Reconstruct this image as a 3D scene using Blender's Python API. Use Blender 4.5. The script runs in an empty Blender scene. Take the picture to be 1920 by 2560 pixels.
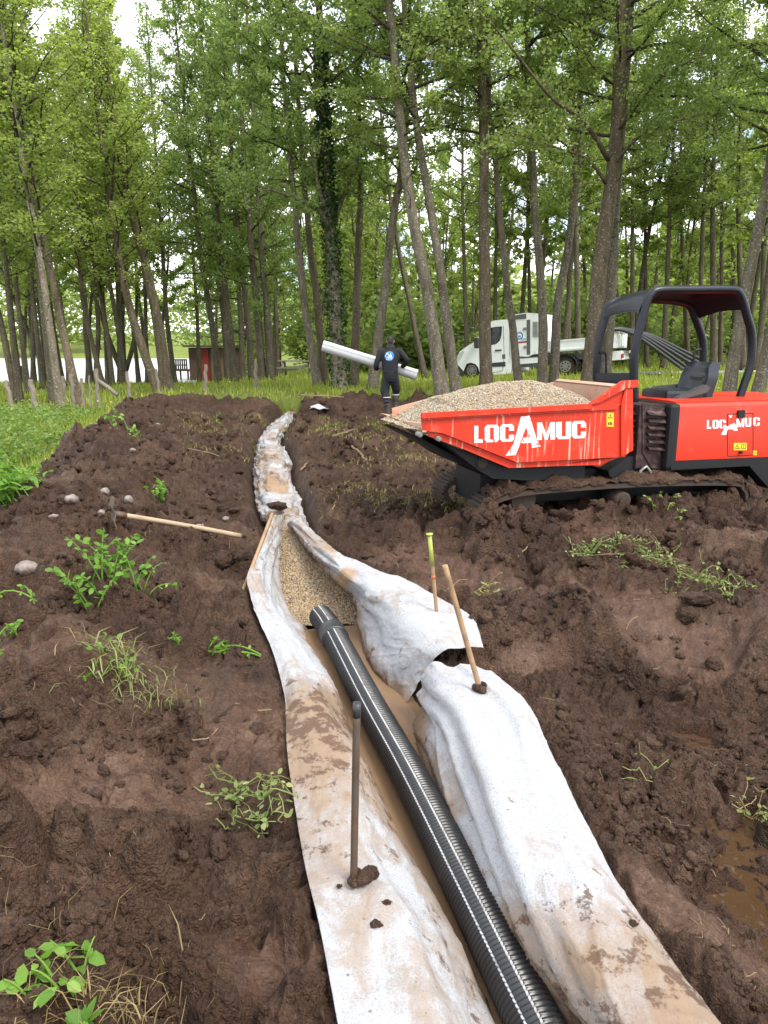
import bpy, math, random
import numpy as np
from mathutils import Vector, Matrix, Euler

R = math.radians
SC = bpy.context.scene
COL = SC.collection
rng = np.random.default_rng(7)
random.seed(7)

# ------------------------------------------------------------------ camera, world, sun
FPX, PITCH, CAMH = 1850.0, R(12.8), 1.7
cam_d = bpy.data.cameras.new("camera"); cam = bpy.data.objects.new("camera", cam_d); COL.objects.link(cam)
cam.location = (0, 0, CAMH); cam.rotation_euler = (R(90) - PITCH, 0, 0)
cam_d.sensor_fit = 'VERTICAL'; cam_d.sensor_height = 36; cam_d.lens = FPX * 36 / 2560
cam_d.clip_start = 0.05; cam_d.clip_end = 3000
SC.camera = cam
SC.view_settings.view_transform = 'Standard'; SC.view_settings.look = 'None'
SC.view_settings.exposure = 1.0; SC.view_settings.gamma = 1.0; SC.view_settings.use_curve_mapping = False
SC.cycles.max_bounces = 9; SC.cycles.diffuse_bounces = 5; SC.cycles.transmission_bounces = 6; SC.cycles.transparent_max_bounces = 4
SC.cycles.use_denoising = True

TO_SUN = Vector((0.50, -0.50, 0.95)).normalized()
SUN_EL = math.asin(TO_SUN.z); SUN_ROT = math.atan2(TO_SUN.x, TO_SUN.y)
w = bpy.data.worlds.new("World"); SC.world = w; w.use_nodes = True
nt = w.node_tree; nt.nodes.clear()
out = nt.nodes.new('ShaderNodeOutputWorld'); bg = nt.nodes.new('ShaderNodeBackground')
sky = nt.nodes.new('ShaderNodeTexSky'); sky.sky_type = 'NISHITA'; sky.sun_disc = False
sky.sun_elevation = SUN_EL; sky.sun_rotation = SUN_ROT; sky.air_density = 1.0; sky.dust_density = 1.5
tc = nt.nodes.new('ShaderNodeTexCoord'); mp = nt.nodes.new('ShaderNodeMapping'); mp.inputs['Scale'].default_value = (1.5, 1.5, 3.2)
nz = nt.nodes.new('ShaderNodeTexNoise'); nz.inputs['Scale'].default_value = 1.9; nz.inputs['Detail'].default_value = 6; nz.inputs['Roughness'].default_value = .55
rp = nt.nodes.new('ShaderNodeValToRGB'); rp.color_ramp.elements[0].position = .36; rp.color_ramp.elements[1].position = .50
nz2 = nt.nodes.new('ShaderNodeTexNoise'); nz2.inputs['Scale'].default_value = 4.0; nz2.inputs['Detail'].default_value = 5
rp2 = nt.nodes.new('ShaderNodeValToRGB')
rp2.color_ramp.elements[0].position = .3; rp2.color_ramp.elements[0].color = (6.2, 6.6, 7.3, 1)
rp2.color_ramp.elements[1].position = .65; rp2.color_ramp.elements[1].color = (11.5, 11.6, 11.8, 1)
mx = nt.nodes.new('ShaderNodeMix'); mx.data_type = 'RGBA'
nt.links.new(tc.outputs['Generated'], mp.inputs[0]); nt.links.new(mp.outputs[0], nz.inputs[0]); nt.links.new(mp.outputs[0], nz2.inputs[0])
nt.links.new(nz.outputs[0], rp.inputs[0]); nt.links.new(nz2.outputs[0], rp2.inputs[0])
nt.links.new(rp.outputs[0], mx.inputs[0]); nt.links.new(sky.outputs[0], mx.inputs[6]); nt.links.new(rp2.outputs[0], mx.inputs[7])
nt.links.new(mx.outputs[2], bg.inputs[0]); bg.inputs[1].default_value = 0.14; nt.links.new(bg.outputs[0], out.inputs[0])

sd = bpy.data.lights.new("sun", 'SUN'); so = bpy.data.objects.new("sun", sd); COL.objects.link(so)
sd.energy = 2.1; sd.angle = R(20); sd.color = (1.0, .95, .87)
so.rotation_euler = TO_SUN.to_track_quat('Z', 'Y').to_euler(); so.location = (20, -20, 40)

# ------------------------------------------------------------------ measuring helpers: photo coordinates -> places
KD = 1920 / 1659
CP, SP = math.cos(PITCH), math.sin(PITCH)
def ray(a, b):
    x = (a * KD - 960) / FPX; y = (1280 - b * KD) / FPX
    return Vector((x, CP + y * SP, -SP + y * CP))
def PZ(a, b, z=0.0):
    r = ray(a, b); t = (z - CAMH) / r.z
    return Vector((r.x * t, r.y * t, z))
def PY(a, b, Y):
    r = ray(a, b); t = Y / r.y
    return Vector((r.x * t, Y, CAMH + r.z * t))

# ------------------------------------------------------------------ noise
def _h(ix, iy, s):
    n = (ix.astype(np.int64) * 374761393 + iy.astype(np.int64) * 668265263 + s * 974634777) & 0xFFFFFFFF
    n = ((n ^ (n >> 13)) * 1274126177) & 0xFFFFFFFF
    n = ((n ^ (n >> 16)) * 2246822519) & 0xFFFFFFFF
    return ((n ^ (n >> 15)) & 0xFFFFFF) / float(0xFFFFFF)
def gn(x, y, s=0):
    x = np.asarray(x, float); y = np.asarray(y, float)
    ix = np.floor(x); iy = np.floor(y); fx = x - ix; fy = y - iy
    u = fx * fx * fx * (fx * (fx * 6 - 15) + 10); v = fy * fy * fy * (fy * (fy * 6 - 15) + 10)
    def g(dx, dy):
        a = _h(ix + dx, iy + dy, s) * 6.2831853
        return np.cos(a) * (fx - dx) + np.sin(a) * (fy - dy)
    return 1.5 * ((g(0, 0) * (1 - u) + g(1, 0) * u) * (1 - v) + (g(0, 1) * (1 - u) + g(1, 1) * u) * v)
def fbm(x, y, s=0, o=4, g=.5):
    r = 0; a = 1.0; f = 1.0
    for i in range(o):
        r = r + a * gn(x * f + 17.3 * i, y * f - 9.1 * i, s + i); a *= g; f *= 2.03
    return r
def clod(x, y, s, dens=.8):
    """height of a field of random lumps in unit cells"""
    ix = np.floor(x); iy = np.floor(y); r = np.zeros_like(x)
    for dx in (-1, 0, 1):
        for dy in (-1, 0, 1):
            cx = ix + dx; cy = iy + dy
            px = cx + .15 + .7 * _h(cx, cy, s); py = cy + .15 + .7 * _h(cx, cy, s + 1)
            rad = .25 + .45 * _h(cx, cy, s + 2) ** 1.5
            on = _h(cx, cy, s + 3) < dens
            q = 1 - ((x - px) ** 2 + (y - py) ** 2) / rad ** 2
            r = np.maximum(r, np.where(on & (q > 0), np.sqrt(np.maximum(q, 0)) * rad, 0))
    return r
def blocks(x, y, s):
    """broken clods: random tilted blocks split by cracks, in unit cells; about -0.3 .. 0.7"""
    ix = np.floor(x); iy = np.floor(y); f1 = np.full(x.shape, 9.0); f2 = np.full(x.shape, 9.0); hh = np.zeros_like(x); tx = np.zeros_like(x); ty = np.zeros_like(x)
    for dx in (-1, 0, 1):
        for dy in (-1, 0, 1):
            cx = ix + dx; cy = iy + dy; px = cx + .08 + .84 * _h(cx, cy, s); py = cy + .08 + .84 * _h(cx, cy, s + 1); d = np.hypot(x - px, y - py); n = d < f1
            f2 = np.where(n, f1, np.minimum(f2, d)); f1 = np.where(n, d, f1); hh = np.where(n, _h(cx, cy, s + 2), hh)
            tx = np.where(n, (_h(cx, cy, s + 3) - .5) * (x - px), tx); ty = np.where(n, (_h(cx, cy, s + 4) - .5) * (y - py), ty)
    e = sstep(.0, .32, f2 - f1); return e * (hh ** 1.6 * .75 + 1.1 * (tx + ty) + .18 * (1 - f1)) - .28 * (1 - e)
def sstep(a, b, x):
    t = np.clip((x - a) / (b - a), 0, 1); return t * t * (3 - 2 * t)

# ------------------------------------------------------------------ materials
class NT:
    def __init__(s, name):
        s.m = bpy.data.materials.new(name); s.m.use_nodes = True; s.t = s.m.node_tree; s.n = s.t.nodes
        s.b = s.n['Principled BSDF']; s.out = s.n['Material Output']; s._tc = None
    def lk(s, a, b): s.t.links.new(a, b)
    def put(s, sock, v):
        if hasattr(v, 'is_linked') or hasattr(v, 'links'): s.lk(v, sock)
        elif isinstance(v, (tuple, list)): sock.default_value = tuple(v) + ((1,) if len(v) == 3 and len(sock.default_value) == 4 else ())
        else: sock.default_value = v
    def co(s, scale=None):
        if s._tc is None: s._tc = s.n.new('ShaderNodeTexCoord')
        v = s._tc.outputs['Object']
        if scale is not None:
            m = s.n.new('ShaderNodeMapping'); m.inputs['Scale'].default_value = scale; s.lk(v, m.inputs[0]); v = m.outputs[0]
        return v
    def noise(s, sc, d=4, r=.55, st=None, dist=0):
        n = s.n.new('ShaderNodeTexNoise'); s.lk(s.co(st), n.inputs['Vector'])
        n.inputs['Scale'].default_value = sc; n.inputs['Detail'].default_value = d; n.inputs['Roughness'].default_value = r; n.inputs['Distortion'].default_value = dist
        return n.outputs['Fac']
    def vor(s, sc, f='F1', out='Distance'):
        n = s.n.new('ShaderNodeTexVoronoi'); s.lk(s.co(), n.inputs['Vector']); n.inputs['Scale'].default_value = sc; n.feature = f
        return n.outputs[out]
    def ramp(s, f, *st):
        n = s.n.new('ShaderNodeValToRGB'); e = n.color_ramp.elements
        while len(e) < len(st): e.new(.5)
        for i, (p, c) in enumerate(st):
            e[i].position = p; e[i].color = (c, c, c, 1) if not isinstance(c, (tuple, list)) else tuple(c) + (1,)
        s.put(n.inputs[0], f); return n.outputs[0]
    def mix(s, f, a, b, bt='MIX'):
        n = s.n.new('ShaderNodeMix'); n.data_type = 'RGBA'; n.blend_type = bt
        s.put(n.inputs[0], f); s.put(n.inputs[6], a); s.put(n.inputs[7], b); return n.outputs[2]
    def math(s, op, a, b=0.0):
        n = s.n.new('ShaderNodeMath'); n.operation = op; n.use_clamp = False; s.put(n.inputs[0], a); s.put(n.inputs[1], b); return n.outputs[0]
    def attr(s, name):
        n = s.n.new('ShaderNodeAttribute'); n.attribute_name = name; return n.outputs['Fac']
    def island(s):
        return s.n.new('ShaderNodeNewGeometry').outputs['Random Per Island']
    def objrand(s):
        return s.n.new('ShaderNodeObjectInfo').outputs['Random']
    def bump(s, h, st=.5, d=.02):
        n = s.n.new('ShaderNodeBump'); n.inputs['Strength'].default_value = st; n.inputs['Distance'].default_value = d
        s.lk(h, n.inputs['Height']); s.lk(n.outputs[0], s.b.inputs['Normal']); return n.outputs[0]
    def fin(s, col, rough=.7, metal=0.0, spec=None):
        s.put(s.b.inputs['Base Color'], col); s.put(s.b.inputs['Roughness'], rough); s.put(s.b.inputs['Metallic'], metal)
        if spec is not None: s.b.inputs['Specular IOR Level'].default_value = spec
        return s.m

def simple(name, c, rough=.6, metal=0.0, vary=.25, sc=6, bump=0.0, bs=40, dirt=None, dirtlo=.55, dirthi=.72, dsc=5):
    t = NT(name); n = t.noise(sc, 5)
    col = t.mix(n, tuple(x * (1 - vary) for x in c), tuple(min(1, x * (1 + vary)) for x in c))
    rr = t.ramp(n, (.3, max(0, rough - .12)), (.7, min(1, rough + .1)))
    if dirt: 
        f = t.ramp(t.noise(dsc, 8, .65), (dirtlo, 0.0), (dirthi, 1.0)); col = t.mix(f, col, dirt); rr = t.mix(f, rr, (.9, .9, .9))
    if bump: t.bump(t.noise(bs, 5), bump, .01)
    return t.fin(col, rr, metal)

def leafmat(name, stops, trans=.45, rough=.55):
    t = NT(name)
    f = t.math('ADD', t.math('MULTIPLY', t.island(), .75), t.math('MULTIPLY', t.objrand(), .25))
    c = t.ramp(f, *stops); t.fin(c, rough, spec=.3)
    tr = t.n.new('ShaderNodeBsdfTranslucent'); hs = t.mix(1.0, c, (2.05, 2.15, 1.1), 'MULTIPLY'); t.lk(hs, tr.inputs[0])
    ms = t.n.new('ShaderNodeMixShader'); ms.inputs[0].default_value = trans
    t.lk(t.b.outputs[0], ms.inputs[1]); t.lk(tr.outputs[0], ms.inputs[2]); t.lk(ms.outputs[0], t.out.inputs[0])
    return t.m

MUD1, MUD2, MUD3 = (.022, .0114, .0067), (.072, .0385, .0232), (.146, .089, .058)
def mudmat(name, ground=False):
    t = NT(name)
    n1 = t.noise(1.3, 5, .6); n2 = t.noise(14, 6, .65); n3 = t.noise(90, 5, .7)
    f = t.math('ADD', t.math('MULTIPLY', n1, .45), t.math('ADD', t.math('MULTIPLY', n2, .35), t.math('MULTIPLY', n3, .25)))
    c = t.ramp(f, (.36, MUD1), (.52, MUD2), (.68, MUD3))
    fib = t.ramp(t.noise(60, 3, .5, (1, .22, 1), 1.5), (.66, 0.0), (.72, .55))
    c = t.mix(fib, c, (.095, .060, .040))
    rough = t.ramp(t.noise(5, 5, .7), (.38, .36), (.62, .8))
    v1 = t.vor(55); v2 = t.vor(140); wv = t.noise(30, 4, .7)
    crumb = t.math('ADD', t.math('MULTIPLY', v1, -.55), t.math('MULTIPLY', v2, -.28))
    h = t.math('ADD', t.math('ADD', t.math('MULTIPLY', wv, 1.3), crumb), t.math('MULTIPLY', t.noise(120, 5, .75), .45))
    c = t.mix(t.ramp(t.noise(75, 6, .8), (.3, 0.0), (.7, 1.0)), t.mix(1.0, c, (.62, .58, .56), 'MULTIPLY'), t.mix(1.0, c, (1.35, 1.36, 1.38), 'MULTIPLY'))
    if ground:
        g = t.noise(9, 6, .7); gc = t.ramp(g, (.3, (.08, .10, .02)), (.55, (.15, .19, .032)), (.75, (.25, .24, .065)))
        big = t.ramp(t.noise(.35, 3), (.4, 0.0), (.65, 1.0)); gc = t.mix(big, gc, t.mix(g, (.12, .155, .026), (.22, .255, .045)))
        a = t.attr('grass'); c = t.mix(a, c, gc); rough = t.mix(a, rough, (.85, .85, .85))
        wt = t.attr('wet'); c = t.mix(wt, c, t.mix(1.0, c, (.62, .55, .5), 'MULTIPLY')); rough = t.mix(wt, rough, (.3, .3, .3))
    if ground:
        sm = t.attr('smear'); h = t.math('MULTIPLY', h, t.ramp(sm, (0, 1.0), (1, .3))); rough = t.mix(sm, rough, (.42, .42, .42))
    t.bump(h, 1.0, .028)
    return t.fin(c, rough, spec=.26)

M = {}
M['ground'] = mudmat('soil', True)
M['mud'] = mudmat('mud')
def bark(name, a, b, lich=.0, sc=1.0):
    t = NT(name)
    n = t.noise(9 * sc, 6, .65, (1, 1, .22)); c = t.ramp(n, (.3, a), (.7, b))
    moss = t.ramp(t.noise(.8, 4), (.52, 0.0), (.72, .5)); c = t.mix(moss, c, (.07, .075, .025))
    if lich:
        l = t.math('ADD', t.noise(24, 4, .6), t.math('MULTIPLY', t.noise(.9, 3), .22))
        c = t.mix(t.ramp(l, (.735 - lich * .06, 0.0), (.79 - lich * .06, .7)), c, (.36, .36, .31))
    t.bump(t.math('ADD', n, t.math('MULTIPLY', t.noise(60, 4), .4)), .8, .03)
    return t.fin(c, .9, spec=.2)
M['bark'] = bark('bark_pale', (.080, .066, .045), (.21, .178, .125), 1.0)
M['bark_brown'] = bark('bark_brown', (.066, .050, .032), (.17, .132, .088), .6)
M['bark_dark'] = bark('bark_dark', (.050, .042, .029), (.135, .112, .076), .4)
M['limb'] = bark('limb_bark', (.03, .025, .018), (.10, .085, .06), .2)
M['leaf'] = leafmat('alder_leaf', ((.0, (.12, .165, .060)), (.5, (.18, .23, .088)), (1., (.26, .30, .135))), .55)
M['leaf_light'] = leafmat('light_leaf', ((.0, (.135, .175, .052)), (.5, (.195, .24, .08)), (1., (.28, .32, .12))), .55)
M['leaf_dark'] = leafmat('dark_leaf', ((.0, (.105, .148, .055)), (.5, (.155, .205, .078)), (1., (.215, .26, .11))), .55)
M['needle'] = leafmat('spruce_needle', ((.0, (.010, .024, .009)), (1., (.03, .055, .017))), .1)
M['ivy'] = leafmat('ivy_leaf', ((.0, (.014, .04, .010)), (1., (.045, .095, .02))), .2, .4)
M['weed'] = leafmat('weed_leaf', ((.0, (.075, .16, .022)), (.5, (.13, .25, .035)), (1., (.22, .34, .07))), .35)
M['nettle'] = leafmat('nettle_leaf', ((.0, (.060, .105, .024)), (.5, (.115, .18, .040)), (1., (.22, .29, .085))), .35)
M['grass'] = leafmat('grass_blade', ((.0, (.15, .195, .03)), (.5, (.24, .29, .045)), (1., (.36, .37, .09))), .3)
M['wilt'] = leafmat('wilted_leaf', ((.0, (.10, .15, .035)), (.5, (.20, .25, .08)), (1., (.34, .34, .15))), .3)
M['straw'] = leafmat('straw', ((.0, (.11, .075, .032)), (.5, (.22, .16, .065)), (1., (.36, .28, .13))), .15, .7)
M['twig_straw'] = leafmat('root_litter', ((.0, (.06, .036, .022)), (.6, (.13, .085, .045)), (1., (.26, .20, .10))), .05, .8)
M['flower'] = simple('yellow_flower', (.75, .55, .02), .6)

# ------------------------------------------------------------------ mesh builder
def ico(sub=1):
    import bmesh
    b = bmesh.new(); bmesh.ops.create_icosphere(b, subdivisions=sub, radius=1.0)
    v = np.array([x.co[:] for x in b.verts]); f = np.array([[q.index for q in p.verts] for p in b.faces]); b.free(); return v, f
ICO1, ICO2, ICO3 = ico(1), ico(2), ico(3)

class MB:
    def __init__(s): s.v = []; s.f = []; s.n = 0
    def add(s, v, f, m=0, sm=True):
        v = np.asarray(v, float).reshape(-1, 3); f = np.asarray(f, int)
        s.v.append(v); s.f.append((f + s.n, m, sm)); s.n += len(v); return s
    def quad(s, a, b, c, d, m=0): return s.add([a, b, c, d], [[0, 1, 2, 3]], m, False)
    def poly(s, pts, m=0): return s.add(pts, [list(range(len(pts)))], m, False)
    def box(s, c, sz, m=0, T=None, bev=0.0):
        x, y, z = (q / 2 for q in sz)
        if bev <= 0:
            v = np.array([(i, j, k) for i in (-x, x) for j in (-y, y) for k in (-z, z)]) + np.array(c)
            f = [[0, 1, 3, 2], [4, 6, 7, 5], [0, 4, 5, 1], [2, 3, 7, 6], [0, 2, 6, 4], [1, 5, 7, 3]]
            if T: v = np.array([T(*p) for p in v])
            return s.add(v, f, m, False)
        import bmesh
        b = bmesh.new(); bmesh.ops.create_cube(b, size=1.0)
        for q in b.verts: q.co = Vector((q.co.x * sz[0], q.co.y * sz[1], q.co.z * sz[2]))
        bmesh.ops.bevel(b, geom=list(b.edges), offset=bev, segments=2, affect='EDGES', profile=.6)
        b.verts.ensure_lookup_table(); b.verts.index_update()
        v = np.array([q.co[:] for q in b.verts]) + np.array(c)
        if T: v = np.array([T(*p) for p in v])
        by = {}
        for p in b.faces: by.setdefault(len(p.verts), []).append([q.index for q in p.verts])
        n0 = s.n; s.v.append(v); s.n += len(v)
        for k, fs in by.items(): s.f.append((np.array(fs) + n0, m, False))
        b.free(); return s
    def tube(s, pts, rad, seg=8, m=0, cap=True, sm=True):
        P = np.array([tuple(p) for p in pts], float); n = len(P)
        r = np.full(n, rad, float) if np.isscalar(rad) else np.asarray(rad, float)
        T = np.gradient(P, axis=0); T /= np.linalg.norm(T, axis=1)[:, None] + 1e-12
        up = np.array([0, 0, 1.0]) if abs(T[0][2]) < .9 else np.array([1.0, 0, 0])
        u = np.cross(T[0], up); u /= np.linalg.norm(u); U = []
        for i in range(n):
            u = u - T[i] * np.dot(u, T[i]); u /= np.linalg.norm(u) + 1e-12; U.append(u)
        U = np.array(U); V = np.cross(T, U)
        a = np.arange(seg) * 2 * math.pi / seg
        v = P[:, None, :] + r[:, None, None] * (np.cos(a)[None, :, None] * U[:, None, :] + np.sin(a)[None, :, None] * V[:, None, :])
        f = [[i * seg + j, i * seg + (j + 1) % seg, (i + 1) * seg + (j + 1) % seg, (i + 1) * seg + j] for i in range(n - 1) for j in range(seg)]
        n0 = s.n; s.add(v, f, m, sm)
        if cap:
            s.f.append((np.array([[n0 + j for j in range(seg)][::-1]]), m, False)); s.f.append((np.array([[n0 + (n - 1) * seg + j for j in range(seg)]]), m, False))
        return s
    def prism(s, poly, T, d0, d1, m=0):
        """poly = [(a,b)...] in a plane, T(a, depth, b) -> world"""
        k = len(poly); v = [T(a, d0, b) for a, b in poly] + [T(a, d1, b) for a, b in poly]
        n0 = s.n; s.add(v, [[i, (i + 1) % k, k + (i + 1) % k, k + i] for i in range(k)], m, False)
        s.f.append((np.array([[n0 + i for i in range(k)]]), m, False)); s.f.append((np.array([[n0 + k + i for i in range(k)][::-1]]), m, False)); return s
    def ell(s, c, r, m=0, sub=2, rot=None):
        v, f = {1: ICO1, 2: ICO2, 3: ICO3}[sub]; v = v * np.array(r)
        if rot is not None: v = v @ np.array(rot.to_matrix()).T
        return s.add(v + np.array(tuple(c)), f, m)
    def grid(s, G, m=0, sm=True):
        G = np.asarray(G); a, b = G.shape[:2]; i = np.arange(a * b).reshape(a, b)
        f = np.stack([i[:-1, :-1], i[:-1, 1:], i[1:, 1:], i[1:, :-1]], -1).reshape(-1, 4); return s.add(G.reshape(-1, 3), f, m, sm)
    def mesh(s, name, mats, off=(0, 0, 0)):
        me = bpy.data.meshes.new(name)
        V = np.concatenate(s.v) - np.array(tuple(off)); me.vertices.add(len(V)); me.vertices.foreach_set('co', V.astype(np.float32).ravel())
        ls = [f.ravel() for f, _, _ in s.f]; tot = [np.full(len(f), f.shape[1]) for f, _, _ in s.f]
        mi = np.concatenate([np.full(len(f), m) for f, m, _ in s.f]); sm = np.concatenate([np.full(len(f), q) for f, _, q in s.f])
        L = np.concatenate(ls); Tt = np.concatenate(tot); st = np.concatenate([[0], np.cumsum(Tt)[:-1]])
        me.loops.add(len(L)); me.loops.foreach_set('vertex_index', L.astype(np.int32))
        me.polygons.add(len(Tt)); me.polygons.foreach_set('loop_start', st.astype(np.int32))
        try: me.polygons.foreach_set('loop_total', Tt.astype(np.int32))
        except Exception: pass
        me.polygons.foreach_set('material_index', mi.astype(np.int32)); me.polygons.foreach_set('use_smooth', sm.astype(bool))
        for q in (mats if isinstance(mats, (list, tuple)) else [mats]): me.materials.append(q)
        me.update(calc_edges=True); me.validate(); return me
    def build(s, name, mats, parent=None):
        """links everything collected so far as ONE object; coordinates are world coordinates"""
        off = parent_origin(parent) if parent is not None else (0, 0, 0)
        o = bpy.data.objects.new(name, s.mesh(name, mats, off)); COL.objects.link(o)
        if parent is not None: o.parent = parent
        return o
    def thing(s, name, mats, label, cat, group=None, org=None):
        V = np.concatenate(s.v)
        if org is None: org = ((V[:, 0].min() + V[:, 0].max()) / 2, (V[:, 1].min() + V[:, 1].max()) / 2, V[:, 2].min())
        o = bpy.data.objects.new(name, s.mesh(name, mats, org)); COL.objects.link(o); o.location = org
        tag(o, label, cat, group); return o
def parent_origin(p):
    v = Vector((0, 0, 0))
    while p is not None: v = v + p.location; p = p.parent
    return tuple(v)
def tag(o, label=None, cat=None, group=None, kind=None):
    if label: o['label'] = label
    if cat: o['category'] = cat
    if group: o['group'] = group
    if kind: o['kind'] = kind
    return o
def empty(name, loc, label, cat, group=None):
    o = bpy.data.objects.new(name, None); COL.objects.link(o); o.location = loc; o.empty_display_size = .2
    return tag(o, label, cat, group)
def fattr(me, name, vals):
    a = me.attributes.new(name, 'FLOAT', 'POINT'); a.data.foreach_set('value', np.asarray(vals, np.float32).ravel())

def catmull(P, n):
    """resample control points P (k, ...) to n rows through a Catmull-Rom spline"""
    P = np.asarray(P, float); k = len(P); t = np.linspace(0, k - 1, n); i = np.clip(t.astype(int), 0, k - 2); u = (t - i)
    u = u.reshape((-1,) + (1,) * (P.ndim - 1))
    a = P[np.clip(i - 1, 0, k - 1)]; b = P[i]; c = P[np.clip(i + 1, 0, k - 1)]; d = P[np.clip(i + 2, 0, k - 1)]
    return .5 * (2 * b + (c - a) * u + (2 * a - 5 * b + 4 * c - d) * u * u + (-a + 3 * b - 3 * c + d) * u ** 3)
def loft(rows, nt, ns):
    C = np.array([[tuple(PZ(*p)) for p in r] for r in rows]); C = catmull(C, nt)
    return np.swapaxes(catmull(np.swapaxes(C, 0, 1), ns), 0, 1)
def normals(G):
    du = np.gradient(G, axis=0); dv = np.gradient(G, axis=1); n = np.cross(du, dv); n /= np.linalg.norm(n, axis=2)[..., None] + 1e-9
    n[n[..., 2] < 0] *= -1; return n

# ------------------------------------------------------------------ cloth, gravel bed and pipe shapes (first, so that the ground can lie under them)
def wave(G, amp_s, amp_f, seed, ks=3.0, kf=9.0, kt=.75):
    """push a cloth grid along its normals with long folds and small crumples; folds run along the cloth"""
    a, b = G.shape[:2]; n = normals(G)
    s = np.cumsum(np.linalg.norm(np.diff(G, axis=1, prepend=G[:, :1]), axis=2), axis=1)
    t = np.cumsum(np.linalg.norm(np.diff(G, axis=0, prepend=G[:1]), axis=2), axis=0)
    e = np.minimum(np.linspace(0, 1, b), np.linspace(1, 0, b)); e = np.clip(e * 6, .25, 1)[None, :]
    d = amp_s * fbm(s * ks + .25 * gn(t * 1.3, s * 1.5, seed + 9), t * kt, seed, 2) * e + amp_f * fbm(s * kf, t * kf * .55, seed + 3, 3) + amp_s * .45 * ((1 - np.abs(gn(s * ks * .8 + .5 * gn(t * 1.1, s, seed + 12), t * kt * 1.3, seed + 13))) ** 5 - .25) * e + .005 * ((1 - np.abs(gn(s * 5 + t * 4, t * 3 - s * 2, seed + 15))) ** 7 - .1) + .0016 * fbm(s * 30, t * 22, seed + 6, 3)
    return G + n * d[..., None], s, t

LEFT = [
 [(770,2420,.03),(900,2400,.03),(1010,2380,.0),(1090,2380,-.2),(1150,2370,-.35)],
 [(730,2212,.03),(850,2212,.04),(970,2205,.0),(1040,2200,-.18),(1085,2195,-.35)],
 [(690,2000,.03),(780,1990,.05),(885,1975,.02),(945,1975,-.15),(985,2010,-.35)],
 [(655,1850,.03),(720,1845,.05),(790,1830,.04),(850,1810,-.12),(885,1850,-.35)],
 [(622,1640,.03),(690,1640,.05),(765,1640,.02),(795,1665,-.15),(812,1690,-.35)],
 [(618,1550,.03),(660,1540,.06),(710,1545,.03),(745,1560,-.15),(765,1580,-.35)],
 [(614,1500,.03),(645,1485,.05),(690,1470,.0),(720,1480,-.15),(737,1505,-.35)],
 [(590,1410,.03),(620,1405,.03),(655,1400,-.05),(680,1410,-.2),(702,1430,-.35)],
 [(562,1345,.05),(585,1340,.02),(612,1335,-.1),(640,1345,-.22),(670,1370,-.35)],
 [(543,1290,.08),(565,1285,.04),(590,1285,-.06),(612,1300,-.2),(632,1322,-.3)],
 [(535,1240,.15),(560,1238,.12),(578,1238,.04),(594,1242,-.10),(603,1250,-.2)],
 [(562,1190,.15),(578,1187,.12),(590,1184,.05),(600,1187,-.06),(608,1192,-.15)],
 [(592,1112,.14),(600,1112,.13),(610,1113,.06),(616,1115,.0),(620,1118,-.05)]]
RNEAR = [
 [(1060,1450,.02),(1000,1438,.06),(932,1434,.04),(905,1505,-.15),(886,1598,-.35)],
 [(1140,1520,.02),(1060,1520,.07),(975,1530,.04),(925,1590,-.15),(895,1645,-.35)],
 [(1200,1650,.0),(1130,1650,.06),(1040,1660,.05),(968,1710,-.15),(935,1745,-.35)],
 [(1300,1850,-.02),(1220,1850,.05),(1120,1850,.04),(1040,1885,-.15),(1000,1905,-.35)],
 [(1400,2010,-.02),(1320,2015,.05),(1220,2020,.03),(1110,2035,-.15),(1080,2045,-.35)],
 [(1480,2120,-.02),(1400,2130,.04),(1310,2140,.02),(1200,2150,-.15),(1170,2160,-.35)],
 [(1555,2212,-.02),(1490,2230,.04),(1400,2250,.02),(1290,2260,-.15),(1240,2270,-.35)],
 [(1680,2380,-.02),(1600,2390,.04),(1500,2400,.02),(1390,2410,-.15),(1330,2420,-.35)]]
RFAR = [
 [(642,1116,.1),(635,1121,.12),(628,1126,.08),(622,1130,.0),(618,1134,-.05)],
 [(690,1158,.08),(682,1164,.13),(672,1172,.1),(662,1180,.02),(656,1186,-.08)],
 [(735,1196,.06),(725,1204,.13),(712,1212,.1),(700,1220,.0),(692,1226,-.12)],
 [(762,1207,.05),(752,1228,.11),(742,1245,.06),(733,1252,-.05),(726,1258,-.17)],
 [(830,1238,.06),(805,1255,.1),(785,1275,.05),(772,1290,-.12),(762,1302,-.25)],
 [(880,1255,.06),(850,1285,.1),(815,1310,.03),(785,1342,-.18),(770,1364,-.35)],
 [(960,1298,.06),(910,1325,.1),(860,1360,.02),(812,1405,-.18),(788,1436,-.35)],
 [(1020,1335,.05),(965,1360,.1),(905,1400,.02),(850,1455,-.2),(820,1488,-.35)],
 [(1045,1397,.03),(975,1398,.08),(935,1430,-.02),(890,1492,-.2),(857,1550,-.35)]]
FARW = [(1150,585,672),(1125,566,660),(1100,556,652),(1075,552,648),(1050,549,634),(1020,547,628),(1000,549,632),(975,553,618),(955,557,606),(930,573,622),(912,590,634),(892,622,640)]
FARROWS = [[(l, y, -.16), (l * .8 + r * .2, y - 2, -.05), (l * .5 + r * .5, y - 3, .0), (l * .2 + r * .8, y - 2, -.05), (r, y, -.16)] for y, l, r in FARW]

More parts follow.
